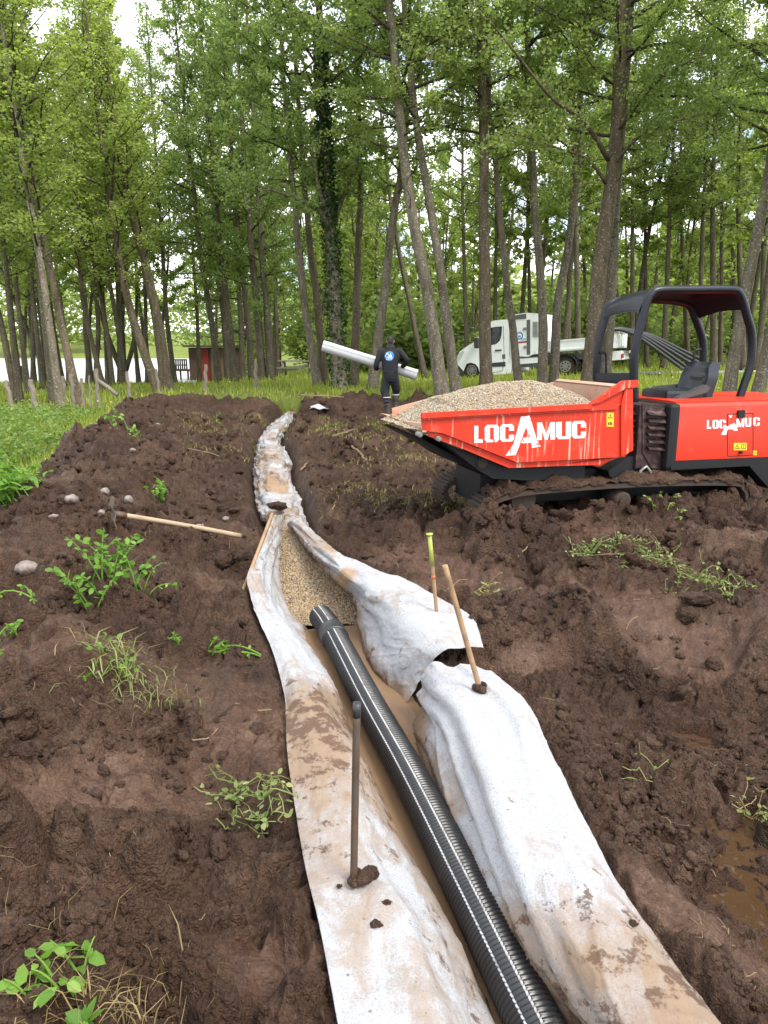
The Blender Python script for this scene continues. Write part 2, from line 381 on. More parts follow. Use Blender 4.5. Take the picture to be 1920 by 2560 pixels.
gL, sL, tL = wave(loft(LEFT, 420, 100), .022, .007, 11, 3.5, 7)
gRN, sRN, tRN = wave(loft(RNEAR, 300, 130), .046, .004, 33, 6.2, 5, .24)
gRF, sRF, tRF = wave(loft(RFAR, 260, 110), .032, .004, 52, 3.4, 5)
gFW, sFW, tFW = wave(loft(FARROWS, 420, 50), .028, .024, 73, 2.0, 4.2)
gFW[..., 2] += .028 * fbm(sFW * 1.2, tFW * 3.2, 77, 3)
GRAV = [[(608,1136,-.02),(616,1136,.0),(626,1136,.0),(634,1138,-.02)],
 [(592,1182,-.12),(622,1178,-.07),(650,1180,-.07),(676,1184,-.11)],
 [(590,1230,-.19),(635,1228,-.13),(690,1226,-.13),(722,1224,-.18)],
 [(596,1270,-.22),(650,1265,-.17),(715,1260,-.17),(766,1258,-.21)],
 [(616,1318,-.25),(660,1310,-.205),(720,1303,-.21),(775,1300,-.24)],
 [(640,1356,-.32),(690,1350,-.285),(735,1348,-.285),(790,1350,-.32)]]
gGR = loft(GRAV, 90, 60); gGR[..., 2] += .012 * fbm(gGR[..., 0] * 6, gGR[..., 1] * 6, 5, 3)
PIPE_Z, PIPE_R = -.2, .082
PIPE_AX = [PZ(1290, 2480, PIPE_Z), PZ(1155, 2212, PIPE_Z), PZ(1024, 1950, PIPE_Z), PZ(890, 1687, PIPE_Z), PZ(797, 1520, PIPE_Z), PZ(718, 1368, PIPE_Z + .01), PZ(690, 1328, PIPE_Z + .03)]
pax = catmull([tuple(p) for p in PIPE_AX], 400)
pl = np.concatenate([[0], np.cumsum(np.linalg.norm(np.diff(pax, axis=0), axis=1))])

# carve map: lowest cloth height per 2 cm cell
CR = .02; CX0, CY0, CNX, CNY = -4.0, 0.6, 400, 1000
carve = np.full((CNY, CNX), 9.0)
def carve_pts(p, dz):
    p = np.asarray(p).reshape(-1, 3); i = ((p[:, 0] - CX0) / CR).astype(int); j = ((p[:, 1] - CY0) / CR).astype(int)
    ok = (i >= 0) & (i < CNX) & (j >= 0) & (j < CNY); np.minimum.at(carve, (j[ok], i[ok]), p[ok, 2] + dz)
def shrink(g, k0, k1): return g
carve_pts(gL[:, 1:], -.03); carve_pts(gRN[:, 1:], -.03); carve_pts(gRF[:, 1:], -.03); carve_pts(gGR, -.05)
carve_pts(catmull(np.swapaxes(gFW, 0, 1), 120), -.06)
for o in np.linspace(-.2, .2, 21): carve_pts(catmull(pax + np.array([o, o * .25, 0]), 1200) * [1, 1, 0] + [0, 0, -.42], 0)
for g, c in ((gL, -1), (gRN, -1), (gRF, -1)):   # the floor between the two cloths
    for o in np.linspace(0, .12, 7): carve_pts(g[:, c] * [1, 1, 0] + [(o if g is gL else -o), 0, -.42], 0)
for _ in range(11):
    c = carve
    for dx, dy, q in ((1, 0, 1), (-1, 0, 1), (0, 1, 1), (0, -1, 1), (1, 1, 1.41), (1, -1, 1.41), (-1, 1, 1.41), (-1, -1, 1.41)): c = np.minimum(c, np.roll(np.roll(carve, dx, 1), dy, 0) + CR * q * (.1 if _ < 1 else 2.4))
    carve = c
def carve_at(x, y):
    fx = (x - CX0) / CR - .5; fy = (y - CY0) / CR - .5
    i = np.clip(fx.astype(int), 0, CNX - 2); j = np.clip(fy.astype(int), 0, CNY - 2)
    u = np.clip(fx - i, 0, 1); v = np.clip(fy - j, 0, 1); inside = (fx > 0) & (fx < CNX - 1) & (fy > 0) & (fy < CNY - 1)
    z = (carve[j, i] * (1 - u) + carve[j, i + 1] * u) * (1 - v) + (carve[j + 1, i] * (1 - u) + carve[j + 1, i + 1] * u) * v
    return np.where(inside, z, 9.0)

# ------------------------------------------------------------------ ground
YC = np.array([-50, 0, 4.2, 5.2, 8, 12, 18.5, 22, 60]); XC = np.array([-2.6, -2.35, -2.35, -2.7, -3.25, -4.3, -5.9, -6.4, -7])
HC = np.array([.1, .12, .26, .42, .47, .46, .30, 0, 0])
MOUNDS = [(430, 844, 19.5, .22, .55), (492, 848, 19.3, .16, .4), (548, 844, 19.0, .27, .5), (600, 848, 18.6, .22, .35), (690, 834, 17.5, .42, .6), (640, 850, 18.0, .12, .5), (380, 852, 19, .08, .4), (770, 850, 19.5, .3, .8), (925, 856, 19.0, .25, .8), (1050, 858, 18.5, .3, .8), (1410, 850, 17.5, .35, .9), (1500, 865, 17.0, .25, 1.1), (590, 905, 13, .12, .7), (330, 858, 18.5, .12, .8), (230, 960, 9.2, .12, .5)]
MW = [(PY(a, b, Y).x, Y, h, r) for a, b, Y, h, r in MOUNDS]
LAKE_Z = -.62
PUD = [(PZ(1555, 1850, -.2), .42, .30), (PZ(1490, 1565, -.2), .26, .09)]
def base(x, y):
    xc = np.interp(y, YC, XC); hc = np.interp(y, YC, HC); wob = .22 * fbm(x * .9, y * .9, 3, 3)
    d = x - xc + wob
    heap = hc * np.where(d > 0, np.exp(-(d / 1.05) ** 2), np.exp(-(d / .55) ** 2))
    grass = np.maximum(sstep(-.45, -.75, d), sstep(19.7, 20.3, y + .5 * wob + .3 * gn(x * 1.1, y * 1.1, 8)))
    grass = np.maximum(grass, sstep(9.5, 11, np.abs(x) - .18 * y + wob))
    z = heap
    for mx_, my, h, r in MW: z = z + h * np.exp(-(((x - mx_) / r) ** 2 + ((y - my) / (r * .8)) ** 2))
    # lawn: rises a little behind the works, falls to the pond at the far left
    z = z + .30 * sstep(18.2, 21.5, y) * sstep(-9, -4, x) + .24 * sstep(21.5, 27, y) * sstep(1, 6, x) - .80 * sstep(27, 50, y) * sstep(2, -9, x + .12 * (y - 30)) + .5 * sstep(30, 60, y) * sstep(2, 14, x)
    z = z - 1.3 * sstep(48.5, 56, y + .03 * x + .8 * gn(x * .15, y * .15, 2)) * sstep(-12.5, -15.5, x + .28 * (y - 50)) * (1 - sstep(112, 122, y)) + 2.2 * sstep(118, 150, y) + sstep(150, 420, y) * 6
    # lower muddy floor on the right, below a dug bank
    xr = np.interp(y, [0, 1.5, 2.2, 2.8, 3.3, 3.7, 4.2], [1.0, .92, .80, .78, .80, .72, .75])
    yb = y + .22 * fbm(x * 1.4, y * 1.4, 14, 3) + .10 * (x - 1)
    low = (1 - sstep(3.70, 4.35, yb)) * sstep(-.03, .55, x - xr + .10 * fbm(x * 2.2, y * 2.2, 18, 3))
    z = z - .25 * low
    z = z + .09 * (1 - sstep(.0, .5, np.abs(yb - 4.55))) * sstep(.9, 1.4, x)
    # notch between the two right-hand cloths
    nx, ny = .42, 3.95
    z = z - .22 * np.exp(-(((x - nx - .25) / .32) ** 2 + ((y - ny) / .16) ** 2))
    # spoil around the tracks
    z = z + .10 * np.exp(-((x - 1.1) / .35) ** 2 - ((y - 6.1) / .3) ** 2) + .16 * np.exp(-((x - 3.2) / .8) ** 2 - ((y - 6.35) / .22) ** 2) + .12 * np.exp(-((x - 2.0) / .7) ** 2 - ((y - 6.0) / .28) ** 2)
    tl = (x - .333) * -.259 + (y - 6.3) * .966; ts = (x - .333) * .966 + (y - 6.3) * .259
    z = z + (.13 + .06 * gn(ts * 3, tl * 3, 19)) * np.exp(-((tl + .16) / .26) ** 2) * sstep(.35, .75, ts) * sstep(3.6, 2.9, ts) + .12 * np.exp(-((tl - .2) / .3) ** 2) * sstep(.5, .9, ts) * sstep(3.4, 2.9, ts)
    z = z + .16 * np.exp(-((ts - .55) / .22) ** 2 - ((tl - .05) / .35) ** 2)
    z = z + .30 * np.exp(-((x - 2.75) / .35) ** 2 - ((y - 5.6) / .3) ** 2) + .2 * np.exp(-((x - 3.5) / .4) ** 2 - ((y - 5.9) / .4) ** 2)
    z = z + .10 * np.exp(-((x + 1.55) / .3) ** 2 - ((y - 3.5) / .25) ** 2) + .08 * np.exp(-((x + .95) / .3) ** 2 - ((y - 1.55) / .2) ** 2)
    return z, grass, low
def height(x, y, full=False):
    x = np.asarray(x, float); y = np.asarray(y, float)
    z, grass, low = base(x, y); rr = np.hypot(x, y)
    near = 1 - sstep(22, 30, rr); mud = (1 - grass) * near
    smear = sstep(.10, .5, fbm(x * .9 + 4, y * 1.3, 21, 3)) * (1 - .7 * sstep(5, 8, rr)); rough = 1 - .75 * smear
    far = sstep(7, 14, rr)
    wx = x + .05 * gn(x * 4.3, y * 4.3, 41) + .016 * gn(x * 15, y * 15, 43); wy = y + .05 * gn(x * 4.3, y * 4.3, 42) + .016 * gn(x * 15, y * 15, 44)
    n = .062 * fbm(x * 1.05, y * 1.05, 51, 4, .55) + far * (.08 * fbm(x * 1.9, y * 1.1, 57, 3) + .10 * clod(x / .6, y / .8, 58, .5))
    bil = lambda k, sd: 1 - 2.2 * np.abs(gn(wx * k, wy * k, sd))          # crumbly: rounded tops, sharp cracks
    m1 = sstep(-.25, .35, fbm(x * .8, y * .8, 131, 2)); m2 = sstep(-.3, .3, fbm(x * 1.3 + 5, y * 1.3, 133, 2)); m3 = sstep(-.35, .3, fbm(x * 1.7, y * 1.7 + 3, 135, 2))
    cr = .040 * bil(2.3, 61) * (.5 + .5 * rough) + (.022 * bil(7, 63) + .012 * bil(19, 65) + .006 * bil(47, 69)) * rough - .02 - .03 * rough
    mid = sstep(3.5, 7.5, rr)
    c = (1 + .2 * mid) * (.30 * .36 * blocks(wx / .36, wy / .30, 201) * m1 + .36 * .17 * blocks(wx / .17, wy / .15, 211) * m2 + .42 * .075 * blocks(wx / .075, wy / .075, 221) * m3) * (.25 + .75 * rough) + mid * (.22 * .55 * blocks(x / .55 + .2 * gn(x * 3, y * 3, 47), y / .7, 231) * sstep(-.2, .3, fbm(x * .6, y * .6, 137, 2)) + .012 * bil(4.2, 71))
    c = c + (.45 * .15 * clod(wx / .15, wy / .15, 64, .22) + .6 * .06 * clod(wx / .06, wy / .06, 67, .4) + .8 * .027 * clod(wx / .027, wy / .027, 70, .5)) * rough
    c = c / .75
    n = n - .05 * np.exp(-((x + .9 * np.sin(y * .35) - 1.55) / .16) ** 2) * sstep(7.2, 8.2, y) - .06 * np.exp(-((x - .22 * y + .25) / .13) ** 2) * sstep(6.8, 8, y) - .05 * np.exp(-((x + 1.75 + .1 * y) / .15) ** 2) * sstep(2, 3.4, y) * sstep(9, 6, y)
    f = cr + .004 * fbm(wx * 70, wy * 70, 84, 2, .6) * (.35 + .65 * rough)
    groove = .010 * gn(x * 24 + 3 * gn(x * 2, y * 2, 90), y * 3, 91) * smear
    wet = np.zeros_like(x)
    for p, a, b in PUD: wet = np.maximum(wet, np.exp(-(((x - p.x) / a) ** 2 + ((y - p.y) / b) ** 2) ** 2))
    damp = 1 - .55 * wet
    z = z + mud * damp * (n + .75 * c + f + groove) + grass * near * (.03 * fbm(x * .8, y * .8, 95, 3) + .02 * fbm(x * 4, y * 4, 96, 2)) - .05 * wet
    cz = carve_at(x, y); z = np.minimum(z, cz + .018 * gn(x * 9, y * 9, 23) * sstep(-.06, .05, cz))
    if full: return z, grass, smear, np.maximum(wet, .5 * low * sstep(.0, .4, fbm(x * 1.6, y * 1.6, 99, 3))), rough
    return z
def Hz(x, y): return float(height(np.array([x]), np.array([y]))[0])
def base_z(x, y): return float(base(np.array([x]), np.array([y]))[0][0])
def PG(a, b):
    """photo point -> where its line of sight meets the ground"""
    r = ray(a, b); t = np.geomspace(1.3, 60, 2500); z = CAMH + r.z * t - height(r.x * t, r.y * t); i = np.argmax(z < 0)
    if z[i] >= 0: i = len(t) - 1
    t0 = t[max(i - 1, 0)]; t1 = t[i]
    q = t0 + (t1 - t0) * (z[max(i - 1, 0)] / max(1e-6, z[max(i - 1, 0)] - z[i])) if i > 0 else t1
    return Vector((r.x * q, r.y * q, CAMH + r.z * q))

def build_ground():
    a1 = np.linspace(R(-54), R(54), 960); a2 = np.linspace(R(54), R(306), 60)[1:-1]; A = np.concatenate([a1, a2]); na = len(A)
    r = np.concatenate([np.geomspace(.5, 30, 960), np.geomspace(30, 900, 60)[1:]]); nr = len(r)
    X = np.sin(A)[None, :] * r[:, None]; Y = np.cos(A)[None, :] * r[:, None]
    z, g, sme, wet, ro = height(X.ravel(), Y.ravel(), True)
    V = np.stack([X.ravel(), Y.ravel(), z], 1); V = np.concatenate([V, [[0, 0, 0.0]]])
    i = np.arange(nr * na).reshape(nr, na); j = np.roll(i, -1, 1)
    m = MB(); m.add(V, np.stack([i[:-1], i[1:], j[1:], j[:-1]], -1).reshape(-1, 4))
    m.f.append((np.stack([i[0], j[0], np.full(na, nr * na)], -1), 0, True))
    o = m.build('ground', M['ground']); tag(o, kind='structure')
    fattr(o.data, 'grass', np.append(g, 0)); fattr(o.data, 'wet', np.append(wet, 0)); fattr(o.data, 'smear', np.append(sme, 0))
build_ground()

# loose clods of soil, far too many to count
def scatter_r(n, r0, r1, half=38):
    th = np.radians(rng.uniform(-half, half, n)); r = np.exp(rng.uniform(math.log(r0), math.log(r1), n)); return np.sin(th) * r, np.cos(th) * r
def build_clods():
    lib = []
    for k in range(14):
        v = ICO3[0] if k < 5 else ICO2[0]; d = 1 + .45 * fbm(v[:, 0] * 1.5 + 7 * k + v[:, 2], v[:, 1] * 1.5 - v[:, 2] * 1.2, k, 2) + .22 * (1 - 2 * np.abs(gn(v[:, 0] * 3.4 + k + v[:, 2] * 1.7, v[:, 1] * 3.4 - v[:, 2] * 1.3, k + 40))) + .10 * gn(v[:, 0] * 8 + v[:, 2] * 5, v[:, 1] * 8 - v[:, 2] * 4, k + 70); lib.append((v * d[:, None] * rng.uniform(.55, 1.3, 3), ICO3[1] if k < 5 else ICO2[1]))
    x, y = scatter_r(43000, 1.3, 18); bz, g, low = base(x, y); cz = carve_at(x, y); dn = sstep(-.45, .5, fbm(x * 1.3, y * 1.3, 121, 3))
    ok = (g < .3) & (cz > .12) & (rng.uniform(0, 1, len(x)) < dn * (1 - .85 * sstep(.05, .35, fbm(x * .9 + 4, y * 1.3, 21, 3)) * sstep(8, 5, np.hypot(x, y)))); x, y = x[ok], y[ok]; z = height(x, y); r = np.hypot(x, y)
    s = np.exp(rng.normal(math.log(.0066), .65, len(x))) * (.70 + .20 * r); s = np.clip(s, .003, .075)
    small = [(ICO1[0] * (1 + .3 * rng.normal(size=(len(ICO1[0]), 1)).clip(-1.5, 1.5)) * rng.uniform(.6, 1.2, 3), ICO1[1]) for _ in range(9)]
    m = MB()
    for k in range(len(x)):
        q = Euler(rng.uniform(0, 6.28, 3)).to_matrix(); big = s[k] > .022; v, fc = lib[k % 5 if big else 5 + k % 9] if s[k] > .0085 else small[k % 9]; v = v * s[k] @ np.array(q).T
        m.add(v + [x[k], y[k], z[k] + s[k] * .12], fc)
    tag(m.build('soil_clods', M['mud']), kind='stuff')
build_clods()

# puddles and trench water
def watermat(name, c, rough=.06):
    t = NT(name); n = t.noise(3, 3); t.bump(t.noise(14, 3, .5, None, .6), .09, .02)
    return t.fin(t.mix(n, tuple(q * .8 for q in c), tuple(q * 1.2 for q in c)), rough, spec=.5)
M['muddy'] = watermat('muddy_water', (.20, .125, .072), .07)
M['puddle'] = watermat('puddle_water', (.055, .027, .014), .04)
M['pond'] = watermat('pond_water', (.42, .44, .44), .32)  # pale base colour paints in the bright sky reflection on the ripples
pc = catmull(pax, 80); m = MB()
m.grid(np.stack([np.stack([pc[:, 0] + o, pc[:, 1] + o * .25, np.full(80, -.272)], 1) for o in np.linspace(-.3, .42, 8)], 1)); tag(m.build('trench_water', M['muddy']), kind='structure')
for p, a, b in PUD:
    zz = base_z(p.x, p.y) - .030; th = np.linspace(0, 2 * math.pi, 40)[:-1]
    m = MB(); m.poly([(p.x + a * 1.35 * math.cos(q), p.y + b * 1.35 * math.sin(q), zz) for q in th]); tag(m.build('puddle', M['puddle']), kind='structure')
m = MB(); m.quad((-160, 46, LAKE_Z), (-11, 46, LAKE_Z), (-33, 128, LAKE_Z), (-160, 128, LAKE_Z)); tag(m.build('pond_water', M['pond']), kind='structure')

# ------------------------------------------------------------------ geotextile
def clothmat():
    t = NT('geotextile')
    fel = t.noise(150, 5, .78); fib = t.noise(40, 6, .7, (1, .35, 1), 1.0)
    c = t.ramp(fel, (.32, (.245, .25, .265)), (.6, (.39, .395, .405)))
    dark = t.ramp(fel, (.30, 1.0), (.42, 0.0)); c = t.mix(t.math('MULTIPLY', dark, .8), c, (.17, .17, .185))
    dirt = t.attr('dirt')
    big = t.noise(2.6, 8, .68, None, .4); streak = t.noise(7, 8, .7, (1.0, .45, 1), 1.6)
    s1 = t.math('ADD', t.math('MULTIPLY', big, .55), t.math('MULTIPLY', streak, .5)); s1 = t.math('ADD', s1, t.math('MULTIPLY', dirt, .34))
    tan = t.ramp(s1, (.615, 0.0), (.69, .5), (.82, .95)); c = t.mix(tan, c, t.mix(streak, (.17, .11, .068), (.28, .20, .135)))
    sm = t.ramp(t.math('ADD', t.noise(11, 8, .72), t.math('MULTIPLY', dirt, .22)), (.675, 0.0), (.735, .9)); c = t.mix(sm, c, (.10, .06, .040))
    sp = t.ramp(t.noise(42, 3, .5), (.735, 0.0), (.755, 1.0)); c = t.mix(sp, c, (.06, .04, .03))
    wet = t.attr('soak'); c = t.mix(wet, c, t.mix(big, (.13, .08, .048), (.24, .16, .10)))
    tz = t.attr('tan'); c = t.mix(tz, c, (.28, .18, .105))
    t.bump(t.math('ADD', t.math('ADD', t.math('MULTIPLY', fel, .5), t.math('MULTIPLY', fib, .8)), t.math('MULTIPLY', t.noise(9, 4, .5, (1, .5, 1), 1.2), 1.2)), .45, .008)
    return t.fin(c, .85, spec=.2)
M['cloth'] = clothmat()
def cloth(name, G, label, dirt, group='geotextile lining the trench', tan=None, soak0=-.2, soak1=-.3):
    th = .0025; n = normals(G); a, b = G.shape[:2]
    m = MB(); m.grid(G); m.grid((G - n * th)[:, ::-1])
    i = np.arange(a * b).reshape(a, b); j = i[:, ::-1] + a * b
    rim = np.concatenate([i[0, :], i[1:, -1], i[-1, -2::-1], i[-2:0:-1, 0]]); rim2 = np.concatenate([j[0, :], j[1:, -1], j[-1, -2::-1], j[-2:0:-1, 0]])
    m.f.append((np.stack([rim, rim2, np.roll(rim2, -1), np.roll(rim, -1)], 1), 0, False))
    o = m.thing(name, M['cloth'], label, 'geotextile', group, org=tuple(G[a // 2, b // 2]))
    z = G[..., 2]; k = sstep(soak0, soak1, z + .05 * fbm(G[..., 0] * 6, G[..., 1] * 6, 7, 4))
    def two(q): return np.concatenate([q.ravel(), q[:, ::-1].ravel()])
    fattr(o.data, 'soak', two(k * .95)); fattr(o.data, 'dirt', two(np.broadcast_to(dirt, z.shape))); fattr(o.data, 'tan', two(np.zeros_like(z) if tan is None else tan))
    return o
uL = np.linspace(0, 1, gL.shape[0])[:, None]; vL = np.linspace(0, 1, gL.shape[1])[None, :]
dL = .35 + .75 * np.exp(-((uL - .40) / .11) ** 2) * (1 - .5 * vL) + .35 * sstep(.55, .9, vL) * sstep(.75, .4, uL) + .25 * sstep(.92, 1, uL) - .3 * sstep(.16, .02, uL) * sstep(.8, .3, vL) - .25 * np.exp(-((uL - .62) / .1) ** 2)
cloth('geotextile_strip', gL, 'long muddy white geotextile strip covering the left edge of the trench', dL)
uR = np.linspace(0, 1, gRN.shape[0])[:, None]; vR = np.linspace(0, 1, gRN.shape[1])[None, :]
dR = .16 + .70 * sstep(.25, .8, uR) * (1 - .5 * vR) + .7 * sstep(.6, .95, vR)
cloth('geotextile_sheet', gRN, 'white geotextile sheet in long folds right of the black pipe, wooden stake through its corner', dR, soak0=-.12, soak1=-.27)
uF = np.linspace(0, 1, gRF.shape[0])[:, None]; vF = np.linspace(0, 1, gRF.shape[1])[None, :]
tanF = np.exp(-((uF - .385) / .045) ** 4) * sstep(.15, .3, vF + .0 * uF) + .8 * np.exp(-((uF - .2) / .03) ** 4) * sstep(.5, .2, vF)
dF = .20 + .7 * sstep(.65, .95, vF) + .3 * sstep(.35, .1, uF)
cloth('geotextile_sheet', gRF, 'draped white geotextile sheet beside the gravel, with a twisted tan stained end', dF, tan=np.clip(tanF + 0 * vF, 0, .9))
uW = np.linspace(0, 1, gFW.shape[0])[:, None]
dW = .45 + .5 * fbm(tFW * .8, sFW * .8, 4, 3); tanW = np.clip(np.exp(-((tFW - 2.4) / .5) ** 4) * sstep(-.2, .3, fbm(tFW * 2, sFW * 3, 9, 3)), 0, .8)
cloth('wrapped_geotextile', gFW, 'crumpled stained geotextile folded over the filled far trench', dW, tan=tanW, soak0=-1, soak1=-2)

# gravel in the trench
def gravelmat(name, tint):
    t = NT(name); i = t.island()
    c = t.ramp(i, (0, (.10, .075, .05)), (.25, (.26, .19, .115)), (.5, (.40, .29, .17)), (.75, (.46, .38, .27)), (.9, (.24, .22, .20)), (1, (.55, .50, .42)))
    return t.fin(t.mix(1.0, c, tint, 'MULTIPLY'), .6)
M['pebble'] = gravelmat('river_gravel', (.80, .74, .64)); M['pebble_dry'] = gravelmat('dry_gravel', (.88, .90, .92))
M['gravel_bed'] = simple('gravel_bed', (.22, .16, .10), .8, vary=.5, sc=60)
def pebbles(m, G, n, s0, s1, mi=1, lift=.2):
    a, b = G.shape[:2]; fi = rng.uniform(0, a - 1.01, n); fj = rng.uniform(0, b - 1.01, n); i = fi.astype(int); j = fj.astype(int); u = (fi - i)[:, None]; v = (fj - j)[:, None]
    p = G[i, j] * (1 - u) * (1 - v) + G[i + 1, j] * u * (1 - v) + G[i, j + 1] * (1 - u) * v + G[i + 1, j + 1] * u * v
    s = rng.uniform(s0, s1, n)
    lib = [ICO1[0] * rng.uniform(.6, 1.2, 3) * (1 + .12 * rng.normal(size=(len(ICO1[0]), 1))) for _ in range(12)]
    rots = [np.array(Euler(rng.uniform(0, 6.28, 3)).to_matrix()).T for _ in range(60)]
    V = np.concatenate([lib[k % 12] @ rots[(k * 7) % 60] * s[k] + p[k] + [0, 0, s[k] * lift] for k in range(n)])
    F = (ICO1[1][None] + (np.arange(n) * len(ICO1[0]))[:, None, None]).reshape(-1, 3); m.add(V, F, mi)
m = MB(); m.grid(gGR, 0); pebbles(m, gGR, 13000, .006, .0115)
tag(m.build('trench_gravel', [M['gravel_bed'], M['pebble']]), kind='stuff')

# black ribbed drain pipe with two white lines
M['plastic'] = simple('black_plastic', (.016, .016, .018), .34, vary=.2, dirt=(.10, .075, .055), dirtlo=.62, dirthi=.85, dsc=9)
M['plastic_grey'] = simple('worn_black_plastic', (.03, .031, .034), .45, vary=.25)
M['stripe'] = simple('white_line', (.42, .43, .44), .5, vary=.2, dirt=(.10, .08, .07), dirtlo=.5, dirthi=.75, dsc=12)
def ribbed_pipe():
    t = empty('drain_pipe', tuple(PIPE_AX[3] - Vector((0, 0, PIPE_R))), 'thick black corrugated drain pipe with two white lines lying in the trench', 'pipe')
    L = pl[-1]; pitch = .0185; nrib = int(L / pitch); prof = [(0, .90), (.14, .90), (.24, 1.0), (.5, 1.012), (.74, 1.0), (.86, .90)]
    s = np.array([(k + f) * pitch for k in range(nrib) for f, _ in prof]); rad = np.array([q for k in range(nrib) for _, q in prof]) * PIPE_R
    P = np.stack([np.interp(s, pl, pax[:, c]) for c in range(3)], 1); T = np.gradient(P, axis=0); T /= np.linalg.norm(T, axis=1)[:, None]
    U = np.cross(T, [0, 0, 1.0]); U /= np.linalg.norm(U, axis=1)[:, None]; V = np.cross(T, U); seg = 60; a = np.arange(seg) * 2 * math.pi / seg
    G = P[:, None] + rad[:, None, None] * (np.cos(a)[None, :, None] * U[:, None] + np.sin(a)[None, :, None] * V[:, None])
    m = MB(); i = np.arange(len(s) * seg).reshape(-1, seg); F = np.stack([i[:-1], np.roll(i[:-1], -1, 1), np.roll(i[1:], -1, 1), i[1:]], -1)
    m.add(G.reshape(-1, 3), F.reshape(-1, 4)); top = np.isin(np.arange(len(s) - 1) % 6, (2, 3)); lines = [38, 43]
    keep = np.ones((len(s) - 1, seg), bool); st = np.zeros_like(keep)
    for q in lines: st[np.ix_(top, [q])] = True
    m.f = [(F[~st], 0, True)]
    m.f.append((np.array([list(i[-1])]), 0, False)); m.build('pipe_wall', M['plastic'], t)
    for q in lines:
        m = MB()
        for k in range(nrib):
            rows = [k * 6 + 1, k * 6 + 2, k * 6 + 3, k * 6 + 4, k * 6 + 5]
            g = np.stack([P[rows] + (rad[rows] + .0012)[:, None] * (math.cos(x) * U[rows] + math.sin(x) * V[rows]) for x in (a[q], a[q] + .04, a[q] + .08)], 1)
            m.grid(g)
        m.build('white_line', M['stripe'], t)
    c0 = L - .42; cs = np.array([c0, c0, c0 + .012, c0 + .02, c0 + .11, c0 + .118, c0 + .13, c0 + .13]); cr = np.array([.9, 1.10, 1.13, 1.09, 1.09, 1.13, 1.10, .9]) * PIPE_R
    m = MB(); m.tube([tuple(np.interp(q, pl, pax[:, c]) for c in range(3)) for q in cs + np.arange(8) * 1e-4], cr, 40, 0); m.build('coupler', M['plastic_grey'], t)
ribbed_pipe()

# ------------------------------------------------------------------ tracked dumper
RED = (.60, .036, .014)
def paint(name, c, dust=(.34, .22, .15), lo=.55, hi=.80, rough=.42, drips=False, worn=None):
    t = NT(name); n = t.noise(3, 6, .6)
    col = t.mix(n, tuple(q * .85 for q in c), tuple(min(1, q * 1.12) for q in c))
    f = t.ramp(t.noise(5, 9, .72), (lo, 0.0), (hi, .65)); col = t.mix(f, col, dust)
    if drips:
        d = t.ramp(t.noise(30, 2, .5, (1, 1, .045)), (.60, 0.0), (.68, .8)); up = t.ramp(t.noise(2.2, 4), (.42, 0.0), (.56, 1.0))
        col = t.mix(t.math('MULTIPLY', d, up), col, (.62, .42, .32))
    chip = t.ramp(t.noise(42, 4, .6), (.735, 0.0), (.75, 1.0)); col = t.mix(chip, col, worn or (.05, .03, .025))
    t.bump(n, .05, .01)
    return t.fin(col, t.ramp(f, (0, rough), (1, .85)), spec=.35)
M['red'] = paint('red_paint', RED, drips=True); M['red_hood'] = paint('hood_red_paint', (.58, .032, .012), lo=.57, hi=.9, rough=.34)
M['skip_in'] = simple('scuffed_skip_steel', (.46, .30, .21), .7, vary=.3, sc=10, dirt=(.50, .10, .06), dirtlo=.52, dirthi=.7)
M['black_steel'] = paint('black_steel', (.013, .0135, .0155), dust=(.12, .085, .06), lo=.62, hi=.85, rough=.45, worn=(.20, .17, .14))
M['rops'] = paint('frame_paint', (.0085, .0105, .016), dust=(.09, .08, .07), lo=.66, hi=.9, rough=.33, worn=(.30, .10, .05))
M['grille'] = simple('grille_steel', (.030, .013, .014), .5, vary=.4, sc=12, dirt=(.14, .09, .07), dirtlo=.5, dirthi=.75, dsc=14)
M['seat'] = simple('seat_vinyl', (.011, .014, .022), .38, vary=.2); M['rubber'] = simple('rubber', (.018, .017, .016), .75, vary=.3, dirt=(.05, .031, .021), dirtlo=.36, dirthi=.52, dsc=9)
M['armrest'] = simple('grey_plastic', (.055, .055, .056), .55)
M['metal'] = simple('worn_metal', (.25, .24, .22), .45, .6, .3)
M['yellow'] = simple('warning_yellow', (.80, .56, .02), .45, vary=.12); M['ink'] = simple('black_ink', (.02, .02, .02), .6)
def decal():
    t = NT('white_decal'); s = t.ramp(t.math('ADD', t.noise(18, 8, .75), t.math('MULTIPLY', t.noise(60, 2, .5, (1, 1, .1)), .25)), (.70, 0.0), (.74, .9))
    return t.fin(t.mix(s, (.80, .78, .76), RED), .5)
M['decal'] = decal()
DTH = R(15); DA = Vector((.333, 6.3, 0)); DD = Vector((math.cos(DTH), math.sin(DTH), 0)); DN = Vector((-math.sin(DTH), math.cos(DTH), 0))
def DW(s, l, z): return DA + DD * s + DN * l + Vector((0, 0, z))
def DP(a, b, lat=0.0):
    """photo point on the machine's side plane at lateral offset lat -> (s, z)"""
    r = ray(a, b); o = DA + DN * lat; t = o.dot(DN) / r.dot(DN); p = r * t + Vector((0, 0, CAMH)); q = p - o
    return (Vector((q.x, q.y, 0)).dot(DD), p.z)
def Z3(x, y): return ((960 + x * .38577) / KD, (940 + y * .38577) / KD)    # coordinates of my 1659 px wide study crops
def Z4(x, y): return ((1440 + x * .28933) / KD, (700 + y * .28933) / KD)
def d3(x, y, lat=0.0): return DP(*Z3(x, y), lat)
def d4(x, y, lat=0.0): return DP(*Z4(x, y), lat)

